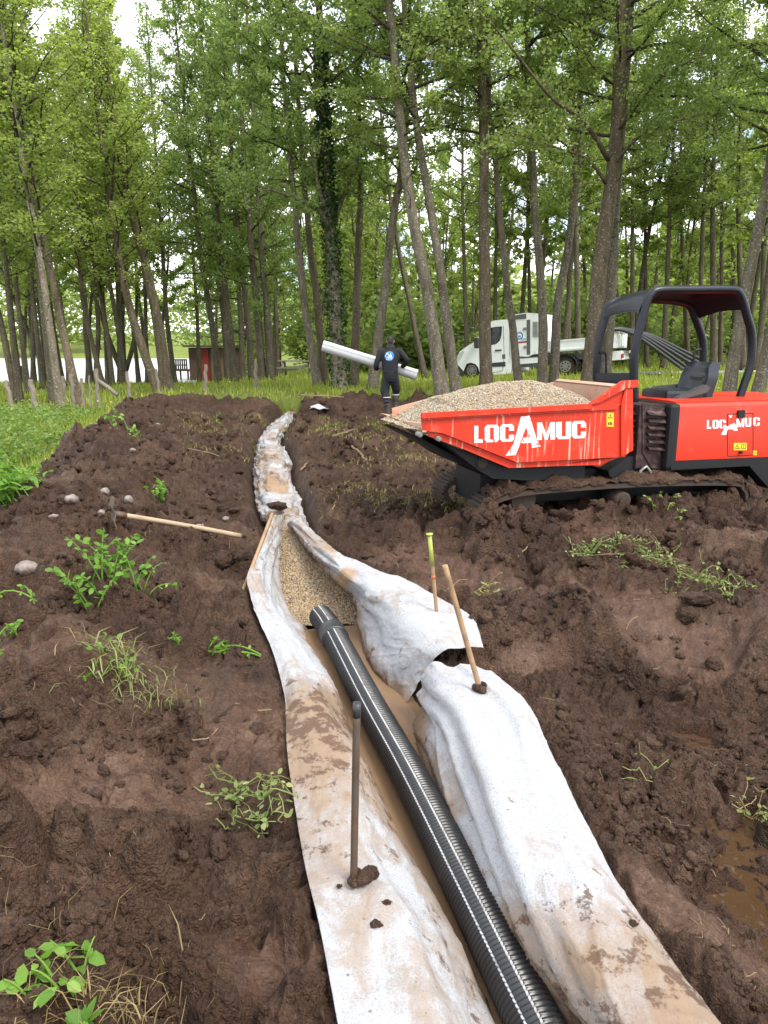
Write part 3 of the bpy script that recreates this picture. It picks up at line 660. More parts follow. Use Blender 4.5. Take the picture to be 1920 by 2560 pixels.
LET = {  # block letters in a unit box, as convex pieces
 'L': [[(0, 0), (.85, 0), (.85, .2), (0, .2)], [(0, .2), (.4, .2), (.4, 1), (0, 1)]],
 'O': [[(0, .15), (.36, .15), (.36, .85), (0, .85)], [(.64, .15), (1, .15), (1, .85), (.64, .85)], [(.0, .15), (.15, 0), (.85, 0), (1, .15)], [(0, .85), (1, .85), (.85, 1), (.15, 1)]],
 'C': [[(0, .15), (.36, .15), (.36, .85), (0, .85)], [(.64, .15), (1, .15), (1, .38), (.64, .38)], [(.64, .62), (1, .62), (1, .85), (.64, .85)], [(.0, .15), (.15, 0), (.85, 0), (1, .15)], [(0, .85), (1, .85), (.85, 1), (.15, 1)]],
 'M': [[(0, 0), (.26, 0), (.26, 1), (0, 1)], [(.74, 0), (1, 0), (1, 1), (.74, 1)], [(.26, 1), (.26, .55), (.42, 0), (.5, 0), (.5, .3)], [(.74, 1), (.5, .3), (.5, 0), (.58, 0), (.74, .55)]],
 'U': [[(0, .15), (.36, .15), (.36, 1), (0, 1)], [(.64, .15), (1, .15), (1, 1), (.64, 1)], [(.0, .15), (.15, 0), (.85, 0), (1, .15)]],
}
def lettering(m, boxes, apolys, T, d=.003):
    """boxes: (letter, four corner points bl, br, tr, tl in plane coordinates)"""
    for ch, (bl, br, tr, tl) in boxes:
        for pc_ in LET[ch]:
            q = []
            for u, v in pc_:
                q.append(((bl[0] * (1 - u) + br[0] * u) * (1 - v) + (tl[0] * (1 - u) + tr[0] * u) * v, (bl[1] * (1 - u) + br[1] * u) * (1 - v) + (tl[1] * (1 - u) + tr[1] * u) * v))
            m.prism(q, T, -d, .001)
    for pl_ in apolys: m.prism(pl_, T, -d, .001)

def build_dumper():
    W, WF = 1.45, 1.02
    t = empty('tracked_dumper', tuple(DW(1.6, .7, Hz(2, 6.6) - .1)), 'red tracked dumper with gravel filled skip and black roll frame parked on the mud', 'dumper')
    T = lambda a, d, b: DW(a, d, b)
    # skip: plate shell from the near-side outline
    rim = [d3(243, 235), d3(700, 208), d3(1330, 178)]; top = [d3(1330, 178), d3(1545, 30), d3(1632, 26)]
    side = [d3(240, 250), d3(1320, 186), d3(1540, 34), d3(1632, 28), d3(1628, 75), d3(1600, 90), d3(1606, 330), d3(1600, 480), d3(1560, 525), d3(860, 560), d3(385, 372), d3(250, 352)]
    m = MB()
    m.prism(side, T, 0.0, .02)
    rz = d3(1330, 178)[1]; xr_ = d3(1600, 90)[0]
    m.prism([(.45, rz - .06), (xr_ - .32, rz), (xr_ - .1, rz + .10), (xr_, rz + .12), (xr_, rz - .5), (1.0, rz - .6), (.45, rz - .30)], T, W - .02, W, 1)
    lipz = side[-1]; fl = d3(50, 300, WF); lip0 = DW(lipz[0], 0, lipz[1]); lip1 = DW(lipz[0] + .02, WF, lipz[1] + .02)
    # floor, sloping nose, rear plate
    def plate(a, b, th=.02):
        p = [DW(a[0], .02, a[1]), DW(b[0], .02, b[1]), DW(b[0], W - .02, b[1]), DW(a[0], W - .02, a[1])]; n = (p[1] - p[0]).cross(p[3] - p[0]).normalized() * th
        q = [x + n for x in p]; m.add([tuple(x) for x in p + q], [[0, 1, 2, 3], [7, 6, 5, 4], [0, 4, 5, 1], [2, 6, 7, 3]], 1, False)
    plate(side[11], side[10]); plate(side[10], side[9]); plate(side[9], side[8]); plate(side[8], side[6]); plate(side[6], side[5]); plate(side[5], side[4])
    m.build('skip', [M['red'], M['skip_in']], t)
    m = MB()   # rolled top rim, rear post plate, lower rib
    def band(p0, p1, h, d, z0=0):
        a, b = p0, p1; m.prism([(a[0], a[1] - h), (b[0], b[1] - h), (b[0], b[1]), (a[0], a[1])], T, -d, .0)
    band(d3(240, 238), d3(1335, 178), .045, .035); m.prism([d3(240, 285), d3(1500, 215), d3(1530, 180), d3(250, 268)], T, -.018, .0)
    m.prism([d3(1330, 182), d3(1540, 30), d3(1634, 26), d3(1634, 72), d3(1560, 76), d3(1380, 172)], T, -.035, -.0)
    m.prism([d3(1530, 180), d3(1556, 80), d3(1604, 76), d3(1606, 480), d3(1530, 520)], T, -.022, -.0)
    m.prism([d3(290, 365), d3(395, 378), d3(860, 563), d3(1560, 528), d3(1600, 500), d3(1500, 545), d3(1400, 580), d3(1100, 588), d3(820, 600), d3(470, 455), d3(300, 395)], T, .03, .055)
    m.prism([d3(1350, 574), d3(1500, 545), d3(1420, 592), d3(1395, 592)], T, .05, .08)
    m.build('skip_rim', M['red'], t)
    # low nose of the skip, narrowing forward
    m = MB(); a = d3(250, 354); b = d3(243, 240); c = d3(55, 300, WF); e = d3(52, 210, WF)
    P0, P1, P2, P3 = DW(a[0], 0, a[1]), DW(b[0], 0, b[1]), DW(c[0], WF, c[1]), DW(e[0], WF, e[1])
    dz = Vector((0, 0, -.07)); back = DD * .035
    m.add([tuple(q) for q in (P0 + Vector((0, 0, .06)), P2 + Vector((0, 0, .03)), P2 + dz * .3, P0 + dz * .2, P0 + Vector((0, 0, .06)) + back, P2 + Vector((0, 0, .03)) + back, P2 + dz * .3 + back, P0 + dz * .2 + back)], [[0, 1, 2, 3], [4, 7, 6, 5], [0, 4, 5, 1], [3, 2, 6, 7], [0, 3, 7, 4], [1, 5, 6, 2]], 0, False)
    q1 = DW(b[0] + .75, W, b[1] + .06); q0 = DW(a[0] + .75, W, a[1] - .1)
    m.quad(P2, P3, q1, q0, 0); m.quad(P2 - DD * -.02 + DN * .02, q0 + DN * .02, q1 + DN * .02, P3 + DN * .02, 0); m.quad(P3, P3 + DN * .02, q1 + DN * .02, q1)
    m.build('skip_lip', M['skip_in'], t)
    # pivot pins
    for x, y in ((228, 378), (350, 405)):
        a, b = d3(x, y); pin = MB(); pin.tube([DW(a, -.03, b), DW(a, .05, b)], .022, 14); pin.tube([DW(a, -.04, b), DW(a, -.03, b)], .012, 10); pin.build('pivot_pin', M['metal'], t)
    # lettering on the skip
    m = MB(); B = []
    for ch, x0, x1, y0, y1 in (('L', 585, 648, 434, 324), ('O', 652, 745, 430, 318), ('C', 752, 842, 426, 314), ('M', 992, 1108, 414, 302), ('U', 1116, 1212, 410, 298), ('C', 1218, 1308, 405, 293)):
        B.append((ch, (d3(x0, y0), d3(x1, y0 - 3), d3(x1, y1 - 3), d3(x0, y1))))
    A = [[d3(788, 516), d3(852, 512), d3(880, 440), d3(838, 442)], [d3(838, 442), d3(880, 440), d3(920, 330), d3(905, 262), d3(888, 262)], [d3(905, 262), d3(920, 330), d3(945, 400), d3(985, 398), d3(942, 256)], [d3(905, 400), d3(985, 398), d3(992, 430), d3(885, 436)], [d3(955, 436), d3(992, 428), d3(1016, 456), d3(956, 466)]]
    TT = lambda a, d, b: DW(a, d, b)
    lettering(m, B, A, TT, .003); m.build('skip_lettering', M['decal'], t)
    def sticker(x0, y0, x1, y1, f, name='warning_sticker', lat=0.0):
        p = [f(x0, y1, lat), f(x1, y1, lat), f(x1, y0, lat), f(x0, y0, lat)]; m = MB(); m.prism(p, TT, lat - .003, lat, 0)
        h = (y1 - y0); wd = x1 - x0; s = min(h, wd); cx = x0 + s * .5; cy = y0 + s * .5
        tri = lambda r: [f(cx - r, cy + r * .75, lat), f(cx + r, cy + r * .75, lat), f(cx, cy - r * .95, lat)]
        m.prism(tri(s * .38), TT, lat - .0045, lat - .0025, 1); m.prism(tri(s * .25), TT, lat - .006, lat - .004, 0)
        m.prism([f(cx - s * .035, cy + s * .12, lat), f(cx + s * .035, cy + s * .12, lat), f(cx + s * .03, cy - s * .13, lat), f(cx - s * .03, cy - s * .13, lat)], TT, lat - .0075, lat - .0055, 1)
        if h > wd * 1.3:
            for k in range(3): m.prism([f(x0 + wd * (.2 + .22 * k), y1 - h * .12, lat), f(x0 + wd * (.34 + .22 * k), y1 - h * .12, lat), f(x0 + wd * (.34 + .22 * k), y1 - h * (.3 + .06 * (k % 2)), lat), f(x0 + wd * (.2 + .22 * k), y1 - h * .34, lat)], TT, lat - .0045, lat - .0025, 1)
        elif wd > h * 1.3:
            bx0, bx1 = x0 + wd * .58, x0 + wd * .92
            for q in ((bx0, bx1, .2, .28), (bx0, bx1, .72, .8), (bx0, bx0 + wd * .03, .2, .8), (bx1 - wd * .03, bx1, .2, .8), ((bx0 + bx1) / 2 - wd * .012, (bx0 + bx1) / 2 + wd * .012, .2, .8)):
                m.prism([f(q[0], y0 + h * q[3], lat), f(q[1], y0 + h * q[3], lat), f(q[1], y0 + h * q[2], lat), f(q[0], y0 + h * q[2], lat)], TT, lat - .0045, lat - .0025, 1)
        m.build(name, [M['yellow'], M['ink']], t)
    sticker(1442, 238, 1488, 328, d3)
    # black underframe and tipping arm
    m = MB(); T2 = lambda a, d, b: DW(a, d, b)
    under = [d3(400, 432), d3(470, 462), d3(820, 602), d3(1345, 580), d3(1345, 676), d3(985, 692), d3(740, 680), d3(640, 620)]
    m.prism(under, T2, .12, 1.3); m.prism([d3(205, 400), d3(240, 396), d3(640, 600), d3(650, 632), d3(560, 605), d3(470, 545)], T2, .35, 1.1)
    a, b = d3(668, 575); m.tube([DW(a, .105, b), DW(a, .16, b)], .058, 20); m.build('underframe', M['black_steel'], t)
    m = MB(); m.tube([DW(a, .098, b), DW(a, .108, b)], .045, 20); m.build('tipping_pivot', M['rubber'], t)
    m = MB(); c = d3(735, 700); e = d3(1700, 660); m.prism([(c[0], c[1] - .28), (e[0] + 1.5, e[1] - .25), (e[0] + 1.5, e[1] + .02), (c[0], c[1] + .02)], T2, .40, 1.05); m.build('track_frame', M['black_steel'], t)
    # rear body: hood, corner post, skirt, grille
    hl = .06
    hood = [d4(800, 1075, hl), d4(870, 1050, hl), d4(1200, 1036, hl), (d4(1659, 1030, hl)[0] + .75, d4(1659, 1030, hl)[1] + .0), (d4(1659, 1560, hl)[0] + .75, d4(1659, 1525, hl)[1]), d4(1659, 1528, hl), d4(893, 1560, hl), d4(888, 1130, hl)]
    m = MB(); x0, zt = d4(880, 1052, hl); xe = hood[3][0]; zb0 = d4(893, 1560, hl)[1]; zb1 = d4(1659, 1528, hl)[1]; zt1 = d4(1659, 1032, hl)[1]; dx = d4(1659, 1032, hl)[0]
    zt2 = zt1 + (zt1 - zt) / (dx - x0) * (xe - dx)
    prof = [(.0, -1), (.0, .88), (.015, .95), (.045, .985), (.10, 1.0), (.55, 1.0)]
    rows = []
    for xx, za, zb in ((x0, zt, zb0), (dx, zt1, zb1), (xe, zt2, zb1)):
        rows.append([tuple(DW(xx, hl + d, (zb if f < 0 else zb + (za - zb) * f))) for d, f in prof])
    rows = np.array(rows); m.grid(rows, 0, True)
    m.prism([(x0, zt - .004), (xe, zt2 - .004), (xe, zb1), (x0, zb0)], T2, hl + .03, 1.25); m.build('engine_hood', M['red_hood'], t)
    m = MB(); p0 = d4(790, 1075, hl); p1 = d4(885, 1075, hl)
    pts = [DW(d4(845, 1078, hl)[0], hl + .02, d4(845, 1080, hl)[1] - .02), DW(d4(850, 1400, hl)[0], hl + .02, d4(850, 1400, hl)[1]), DW(d4(855, 1610, hl)[0], hl + .02, d4(855, 1610, hl)[1])]
    s0, s1 = d4(800, 1300, hl)[0], d4(889, 1300, hl)[0]; zc0, zc1 = d4(850, 1068, hl)[1], d4(850, 1640, hl)[1]
    m.box(((s0 + s1) / 2, hl + .30, (zc0 + zc1) / 2), (s1 - s0, .62, zc0 - zc1), 0, DW, .035)
    m.prism([d4(815, 1640, hl), d4(1490, 1606, hl), (xe, d4(1659, 1606, hl)[1]), (xe, zb1 - .004), (x0, zb0 - .004), d4(815, 1575, hl)], T2, hl - .012, 1.2)
    m.prism([d4(1490, 1606, hl), d4(1659, 1800, hl), (xe, d4(1659, 1900, hl)[1]), (xe, d4(1659, 1600, hl)[1]), d4(1560, 1600, hl)], T2, hl - .015, .2)
    m.build('body_skirt', M['black_steel'], t)
    # louvred front face of the engine bay
    gx0, gx1 = d4(300, 1300, .3)[0], s0 + .01; m = MB(); za, zb = d4(560, 1075, .2)[1], d4(620, 1620, .2)[1]
    m.box(((gx0 + gx1) / 2 + .1, .7, (za + zb) / 2), (gx1 - gx0 - .2, 1.1, za - zb), 0, DW, .01)
    gl = .14; m.prism([d4(575, 1075, gl), d4(812, 1072, gl), d4(812, 1640, gl), d4(650, 1625, gl), d4(575, 1490, gl)], T2, gl, gl + .03)
    m.prism([d4(440, 1075, gl + .12), d4(578, 1075, gl + .12), d4(578, 1490, gl + .12), d4(440, 1470, gl + .12)], T2, gl + .1, gl + .13)
    for xa, xb, ys, lt in ((608, 765, (1130, 1190, 1250, 1308, 1368, 1428), gl), (445, 572, (1125, 1180, 1232, 1285, 1340, 1395), gl + .1)):
        for y in ys:
            u0, v0 = d4(xa, y, lt); u1, v1 = d4(xb, y, lt); u2, v2 = d4(xb - 14, y + 36, lt); u3, v3 = d4(xa, y + 26, lt)
            m.add([tuple(DW(u0, lt, v0)), tuple(DW(u1, lt, v1)), tuple(DW(u2, lt - .05, v2)), tuple(DW(u3, lt - .05, v3)), tuple(DW(u0, lt, v0 - .012)), tuple(DW(u1, lt, v1 - .012)), tuple(DW(u2, lt - .05, v2 - .008)), tuple(DW(u3, lt - .05, v3 - .008))], [[0, 1, 2, 3], [7, 6, 5, 4], [3, 2, 6, 7], [1, 5, 6, 2], [0, 3, 7, 4]], 0, False)
    m.build('grille', M['grille'], t)
    m = MB(); m.prism([d4(245, 1640, .25), d4(420, 1520, .25), d4(600, 1500, .25), d4(430, 1705, .25), d4(260, 1690, .25)], T2, .18, .9); m.build('swing_base', M['black_steel'], t)
    # hatch and lettering on the hood
    m = MB(); H = lambda a, d, b: DW(a, hl + d, b)
    e = [d4(1308, 1160, hl), d4(1530, 1150, hl), d4(1530, 1512, hl), d4(1310, 1524, hl)]
    for i in range(4):
        a, b = Vector(e[i]), Vector(e[(i + 1) % 4]); n = Vector((-(b - a).y, (b - a).x)).normalized() * .0035
        m.prism([tuple(a + n), tuple(b + n), tuple(b - n), tuple(a - n)], H, -.002, .001, 0)
    m.prism([d4(1393, 1188, hl), d4(1450, 1186, hl), d4(1450, 1122, hl), d4(1393, 1126, hl)], H, -.018, .0, 0)
    a, b = d4(1415, 1488, hl); m.tube([DW(a, hl - .03, b), DW(a, hl, b)], .014, 10); m.build('service_hatch', M['black_steel'], t)
    m = MB(); B = []
    for ch, x0_, x1_, y0, y1 in (('L', 1130, 1172, 1286, 1212), ('O', 1178, 1232, 1284, 1210), ('C', 1238, 1292, 1282, 1208), ('M', 1384, 1450, 1272, 1198), ('U', 1456, 1512, 1268, 1192), ('C', 1530, 1586, 1262, 1188)):
        B.append((ch, (d4(x0_, y0, hl), d4(x1_, y0 - 2, hl), d4(x1_, y1 - 2, hl), d4(x0_, y1, hl))))
    A = [[d4(1252, 1338, hl), d4(1296, 1336, hl), d4(1318, 1262, hl), d4(1292, 1262, hl)], [d4(1318, 1168, hl), d4(1348, 1166, hl), d4(1340, 1188, hl), d4(1328, 1192, hl)], [d4(1310, 1290, hl), d4(1318, 1258, hl), d4(1368, 1236, hl), d4(1390, 1270, hl), d4(1395, 1288, hl)], [d4(1352, 1286, hl), d4(1384, 1268, hl), d4(1396, 1300, hl), d4(1362, 1304, hl)]]
    lettering(m, B, A, H, .0035); m.build('hood_lettering', M['decal'], t)
    sticker(1362, 1408, 1474, 1470, d4, lat=hl - .001); sticker(1530, 1475, 1560, 1512, d4, lat=hl - .001)
    # roll frame: two hoops, canopy
    ln, lf = .50, 1.10
    def hoop(pts, lat, r):
        p = catmull([d4(x, y, lat) for x, y in pts], 60); m = MB(); m.tube([DW(a, lat, b) for a, b in p], r, 14); m.build('roll_hoop', M['rops'], t)
    hoop([(505, 1075), (500, 800), (512, 590), (560, 380), (610, 190), (650, 125), (720, 88), (1000, 84), (1330, 82), (1400, 105), (1440, 180), (1480, 320), (1520, 480), (1510, 720), (1460, 880), (1410, 1030)], ln, .042)
    hoop([(180, 860), (182, 700), (205, 500), (250, 330), (275, 235), (330, 190), (420, 178), (720, 170), (900, 190), (985, 225), (1030, 330), (1095, 520), (1100, 720), (1098, 860)], lf, .042)
    m = MB(); nn = [(545, 265), (590, 165), (650, 112), (740, 78), (1000, 76), (1340, 74), (1405, 105), (1440, 200), (1450, 245)]; ff = [(225, 330), (250, 250), (300, 195), (360, 172), (620, 166), (880, 178), (975, 210), (1020, 280), (1060, 320)]
    A0 = catmull([d4(x, y, ln) for x, y in nn], 40); B0 = catmull([d4(x, y, lf) for x, y in ff], 40); G = []
    for k in range(9):
        f = k / 8; lat = ln + (lf - ln) * f; G.append([tuple(DW(A0[i][0] * (1 - f) + B0[i][0] * f, lat, A0[i][1] * (1 - f) + B0[i][1] * f + .03 * math.sin(math.pi * f))) for i in range(40)])
    G = np.array(G); m.grid(G, 0); m.grid((G - [0, 0, .018])[::-1], 0); m.build('canopy', M['rops'], t)
    m = MB(); a = d4(500, 830, ln); b = d4(155, 830, lf); m.add([tuple(DW(a[0], ln, a[1] + .03)), tuple(DW(b[0], lf, b[1] + .03)), tuple(DW(b[0], lf, b[1] - .13)), tuple(DW(a[0], ln, a[1] - .12)), tuple(DW(a[0] + .03, ln, a[1] + .03)), tuple(DW(b[0] + .03, lf, b[1] + .03)), tuple(DW(b[0] + .03, lf, b[1] - .13)), tuple(DW(a[0] + .03, ln, a[1] - .12))], [[0, 1, 2, 3], [7, 6, 5, 4], [0, 4, 5, 1], [3, 2, 6, 7]], 0, False); m.build('cross_panel', M['rops'], t)
    for x, y0, y1, lat in ((235, 625, 805, lf - .05), (1045, 600, 740, lf - .05)):
        m = MB(); m.tube([DW(*((lambda q: (q[0], lat, q[1]))(d4(*p, lat)))) for p in catmull([(x - 30, y0 + 5), (x, y0), (x + 25, y0 + 30), (x + 25, y1)] if x < 500 else [(x + 35, y0), (x - 5, y0 + 5), (x - 25, y0 + 40), (x - 28, y1)], 20)], .012, 8); m.build('grab_rail', M['rops'], t)
    # operator seat facing left of the picture
    ln_, lf_ = .46, .90; z1 = d4(1165, 713, ln_)[1]; z0 = d4(1185, 1050, ln_)[1]; sb = d4(1120, 985, ln_)[0]; th = .12; tilt = .10
    m = MB(); nz_ = 8; G = []
    for k in range(9):                                                # padded front, wrapped round a shell
        f = k / 8; zz = z0 + (z1 - z0) * f; w0 = .06 * max(0, f - .6) ** 1.0 * 2; row = []
        for q in range(13):
            u = q / 12; la = ln_ + w0 + (lf_ - ln_ - 2 * w0) * u; bol = .05 * (abs(2 * u - 1) ** 4) + (.012 if abs(2 * u - 1) < .55 and k in (2, 5) else 0); row.append(tuple(DW(sb + tilt * f - bol + .03 * (f > .93), la, zz)))
        G.append(row)
    G = np.array(G); Gb = G + np.array(tuple(DD)) * th; m.grid(catmull(G, 30)); m.grid(catmull(Gb, 30)[:, ::-1]); G3 = catmull(G, 30); Gb3 = catmull(Gb, 30)
    for a_, b_ in ((G3[:, 0], Gb3[:, 0]), (Gb3[:, -1], G3[:, -1]), (Gb3[-1], G3[-1])): m.grid(np.stack([a_, b_], 1))
    so_ = m.build('seat_backrest', M['seat'], t)
    for k in (9, 18):
        m = MB(); m.tube([tuple(p - np.array(tuple(DD)) * .004) for p in G3[k, 3:10]], .007, 6); m.build('seam', M['armrest'], so_)
    m = MB(); m.box((sb - .2, (ln_ + lf_) / 2, z0 + .06), (.5, lf_ - ln_, .12), 0, DW, .035); m.build('seat_cushion', M['seat'], t)
    for lat, pts in ((ln_ - .07, [(1130, 905), (1165, 930), (1135, 970), (905, 1035), (865, 1034), (890, 1012)]), (lf_ + .02, [(672, 938), (700, 918), (905, 900), (905, 955), (760, 968), (690, 955)])):
        m = MB(); m.prism([d4(x, y, lat) for x, y in pts], T2, lat, lat + .07); m.build('armrest', M['armrest'], t)
    for x in (745, 785):
        a = d4(x, 935, .7); b = d4(x - 4, 1045, .7); m = MB(); m.tube([DW(a[0], .7, a[1]), DW(b[0], .7, b[1])], .012, 8); m.build('control_lever', M['black_steel'], t)
    # tracks
    for name, lat0, near in (('crawler_track', .02, True), ('crawler_track', 1.06, False)):
        lat1 = lat0 + .36; m = MB()
        tl = [d3(690, 1000, .02), d3(640, 900, .02), d3(680, 830, .02), d3(790, 775, .02), d3(1000, 735, .02), d3(1659, 690, .02), d4(1350, 1740, .02), d4(1470, 1790, .02), d4(1500, 1870, .02), d4(1480, 1980, .02)]
        tl = [tl[0], tl[1], tl[2], tl[3], tl[4], tl[5], tl[6], tl[7], tl[8], tl[9]]; cen = Vector((np.mean([p[0] for p in tl]), np.mean([p[1] for p in tl]) - .1))
        bot = [(tl[-1][0] - .12, tl[-1][1] - .12), (tl[0][0] + .9, tl[0][1] - .16), (tl[0][0] + .12, tl[0][1] - .12)]
        loop = catmull(tl + bot + [tl[0]], 130); inner = loop + (np.array(cen)[None] - loop) * .0
        c2 = np.stack([np.gradient(loop[:, 1]), -np.gradient(loop[:, 0])], 1); c2 /= np.linalg.norm(c2, axis=1)[:, None]
        inn = loop + c2 * .045
        for g in range(130 - 1):
            lug = .022 if g % 3 == 0 else 0.0
            o0, o1 = loop[g] - c2[g] * lug, loop[g + 1] - c2[g + 1] * lug; i0, i1 = inn[g], inn[g + 1]
            v = [tuple(DW(q[0], l, q[1])) for l in (lat0, lat1) for q in (o0, o1, i1, i0)]
            m.add(v, [[0, 1, 2, 3], [7, 6, 5, 4], [0, 4, 5, 1], [3, 2, 6, 7], [1, 5, 6, 2], [0, 3, 7, 4]], 0, False)
        tr = m.build('crawler_track', M['rubber'], t)
        if near:
            # mud and torn roots caked along the top run
            mm = MB(); run = loop[22:92]; Gm = []
            for g, q in enumerate(run):
                Gm.append([tuple(DW(q[0] + .0, lat0 + d, q[1] + .012 + h * (.045 + .03 * math.sin(g * .7) + .02 * math.sin(g * 1.9)))) for d, h in ((-.012, -.4), (-.01, .4), (.06, .9), (.16, 1.0), (.27, .8), (.37, -.3))])
            Gm = catmull(np.swapaxes(catmull(np.array(Gm), 420), 0, 1), 40); Gm[..., 2] += .02 * fbm(Gm[..., 0] * 14, Gm[..., 1] * 14, 4, 4) + .012 * clod(Gm[..., 0] * 22, Gm[..., 1] * 22, 3); mm.grid(Gm); mm.build('caked_mud', M['mud'], t)
            for x, y, r in ((400, 1905, .085),):
                a, b = d4(x, y, .06); w_ = MB(); w_.tube([DW(a, .04, b), DW(a, .05, b), DW(a, .30, b), DW(a, .31, b)], [.06, r, r, .06], 26); w_.tube([DW(a, .025, b), DW(a, .06, b)], [.022, .03], 14); w_.build('track_roller', M['rubber'], t)
            a, b = d3(900, 800, .1); w_ = MB(); w_.tube([DW(a - .0, .08, b), DW(a, .30, b)], .12, 26); w_.build('track_roller', M['rubber'], t)
    m = MB(); a, b = d4(600, 1700, .1); m.tube([DW(a - .05, .1, b - .02), DW(a - .06, .1, b + .06), DW(a, .1, b + .10), DW(a + .05, .1, b + .05), DW(a + .05, .1, b - .02)], .016, 8); m.build('tow_hook', M['metal'], t)
    # the gravel load
    s0_, s1_ = d3(60, 250, .6)[0], d3(1520, 100)[0]; ns, nl = 90, 50; G = np.zeros((ns, nl, 3)); zr0 = d3(243, 240)[1]; zr1 = d3(1330, 180)[1]; srf = d3(243, 240)[0]
    topz = [(-.35, -.20), (-.2, -.13), (-.05, -.05), (.08, .0), (.35, .065), (.75, .165), (1.05, .205), (1.35, .205), (1.62, .13), (1.82, .0), (1.95, -.08)]
    a0z = d3(250, 354)[1]
    for i in range(ns):
        s = -.09 + (1.93 + .09) * i / (ns - 1); h = np.interp(s, [q[0] for q in topz], [q[1] for q in topz]); zr = np.interp(s, [srf, d3(1330, 180)[0]], [zr0, zr1]) - .04
        for j in range(nl):
            f = j / (nl - 1); l0 = .012 if s > srf else .012 + (srf - s) * 2.2; l1 = W - .03 if s > .4 else W - .03 - (.4 - s) * .65
            zz = zr + (h + .03) * (math.sin(math.pi * min(max(f, 0), 1)) ** .8) * (1 if s > .02 else .6) - (.02 if s > .02 else .05)
            if s < .4: zz = min(zz, a0z + .0 + (zr + .05 - a0z) * max(0, s + .02) / .42)
            G[i, j] = DW(s, l0 + (l1 - l0) * f, zz)
    G[..., 2] += .012 * fbm(G[..., 0] * 5, G[..., 1] * 5, 6, 3)
    m = MB(); m.grid(G); pebbles(m, G, 15000, .0055, .0095); tag(m.build('gravel_load', [M['gravel_bed'], M['pebble_dry']]), kind='stuff')
build_dumper()

# ------------------------------------------------------------------ stakes, hoe, sticks, stones
M['wood'] = simple('weathered_wood', (.30, .185, .10), .7, vary=.35, sc=14, dirt=(.09, .06, .04), dirtlo=.5, dirthi=.75, dsc=8)
M['wood_pale'] = simple('pale_wood', (.33, .245, .155), .65, vary=.2, sc=10, dirt=(.18, .12, .08), dirtlo=.55, dirthi=.8, dsc=6)
M['wood_grey'] = simple('grey_post_wood', (.20, .172, .13), .85, vary=.35, sc=9, bump=.4, bs=25)
M['rust'] = simple('rusty_steel', (.12, .075, .048), .6, .4, .5, 18, dirt=(.09, .085, .08), dirtlo=.45, dirthi=.65, dsc=7)
M['lime'] = simple('lime_paint', (.33, .38, .06), .6, vary=.3, dirt=(.25, .22, .12), dirtlo=.5, dirthi=.7, dsc=25)
M['orange'] = simple('orange_paint', (.50, .11, .03), .6); M['twig'] = simple('dry_twig', (.17, .115, .07), .85, vary=.4, sc=20)
M['stone'] = simple('field_stone', (.25, .215, .19), .8, vary=.35, sc=7, bump=.4, bs=30, dirt=(.06, .036, .026), dirtlo=.44, dirthi=.58, dsc=5)
def stake(base_, top_, r, mat_, label, name, Yt=None, extra=None):
    b = PZ(*base_); tp = PY(*top_, Yt if Yt else b.y)
    t = empty(name, tuple(b), label, 'stake'); d = (tp - b)
    m = MB(); n = 9; m.tube([b - d.normalized() * .12] + [b + d * (k / n) for k in range(n + 1)], r, 12); m.build('shaft', mat_, t)
    if extra: extra(t, b, tp, d)
    return t
def clot(t, p, s, k=6):
    m = MB()
    for i in range(k):
        v = ICO2[0] * (1 + .3 * fbm(ICO2[0][:, 0] * 1.7 + i * 3, ICO2[0][:, 1] * 1.7 + ICO2[0][:, 2], i, 2))[:, None] * s * rng.uniform(.4, .9)
        m.add(v + np.array(tuple(p)) + rng.uniform(-1, 1, 3) * s * [1.2, 1.2, .3], ICO2[1])
    m.build('mud_clot', M['mud'], t)
def ex_pole(t, b, tp, d):
    m = MB(); m.tube([tp - d * .07, tp + d * .004], .0128, 14); m.build('pole_cap', M['plastic_grey'], t); clot(t, b + Vector((.03, .01, .01)), .028)
stake((764, 1902, .05), (771, 1520), .0115, M['rust'], 'rusty steel pole with black end standing in the left geotextile', 'steel_pole', extra=ex_pole)
stake((1036, 1487, .07), (961, 1221), .013, M['wood'], 'leaning wooden stake driven through the corner of the near folded sheet', 'wooden_stake', extra=lambda t, b, tp, d: clot(t, b + Vector((0, 0, .01)), .024, 7))
def ex_lime(t, b, tp, d):
    m = MB(); m.tube([b + d * .60, tp], .0128, 12); m.build('lime_band', M['lime'], t)
    m = MB(); m.tube([tp, tp + d * .006, tp + d * .02], [.014, .021, .021], 14); m.build('flat_head', M['lime'], t)
    m = MB(); m.tube([b + d * .43, b + d * .47], .0128, 12); m.build('orange_ring', M['orange'], t)
stake((943, 1319, .10), (928, 1156), .0115, M['wood'], 'marker stake with lime yellow top and orange ring', 'marker_stake', extra=ex_lime)
stake((523, 1281, .03), (588, 1110), .013, M['wood'], 'thin brown stake pinning the left geotextile beside the gravel', 'wooden_stake', Yt=PZ(523, 1281, .03).y + .75)

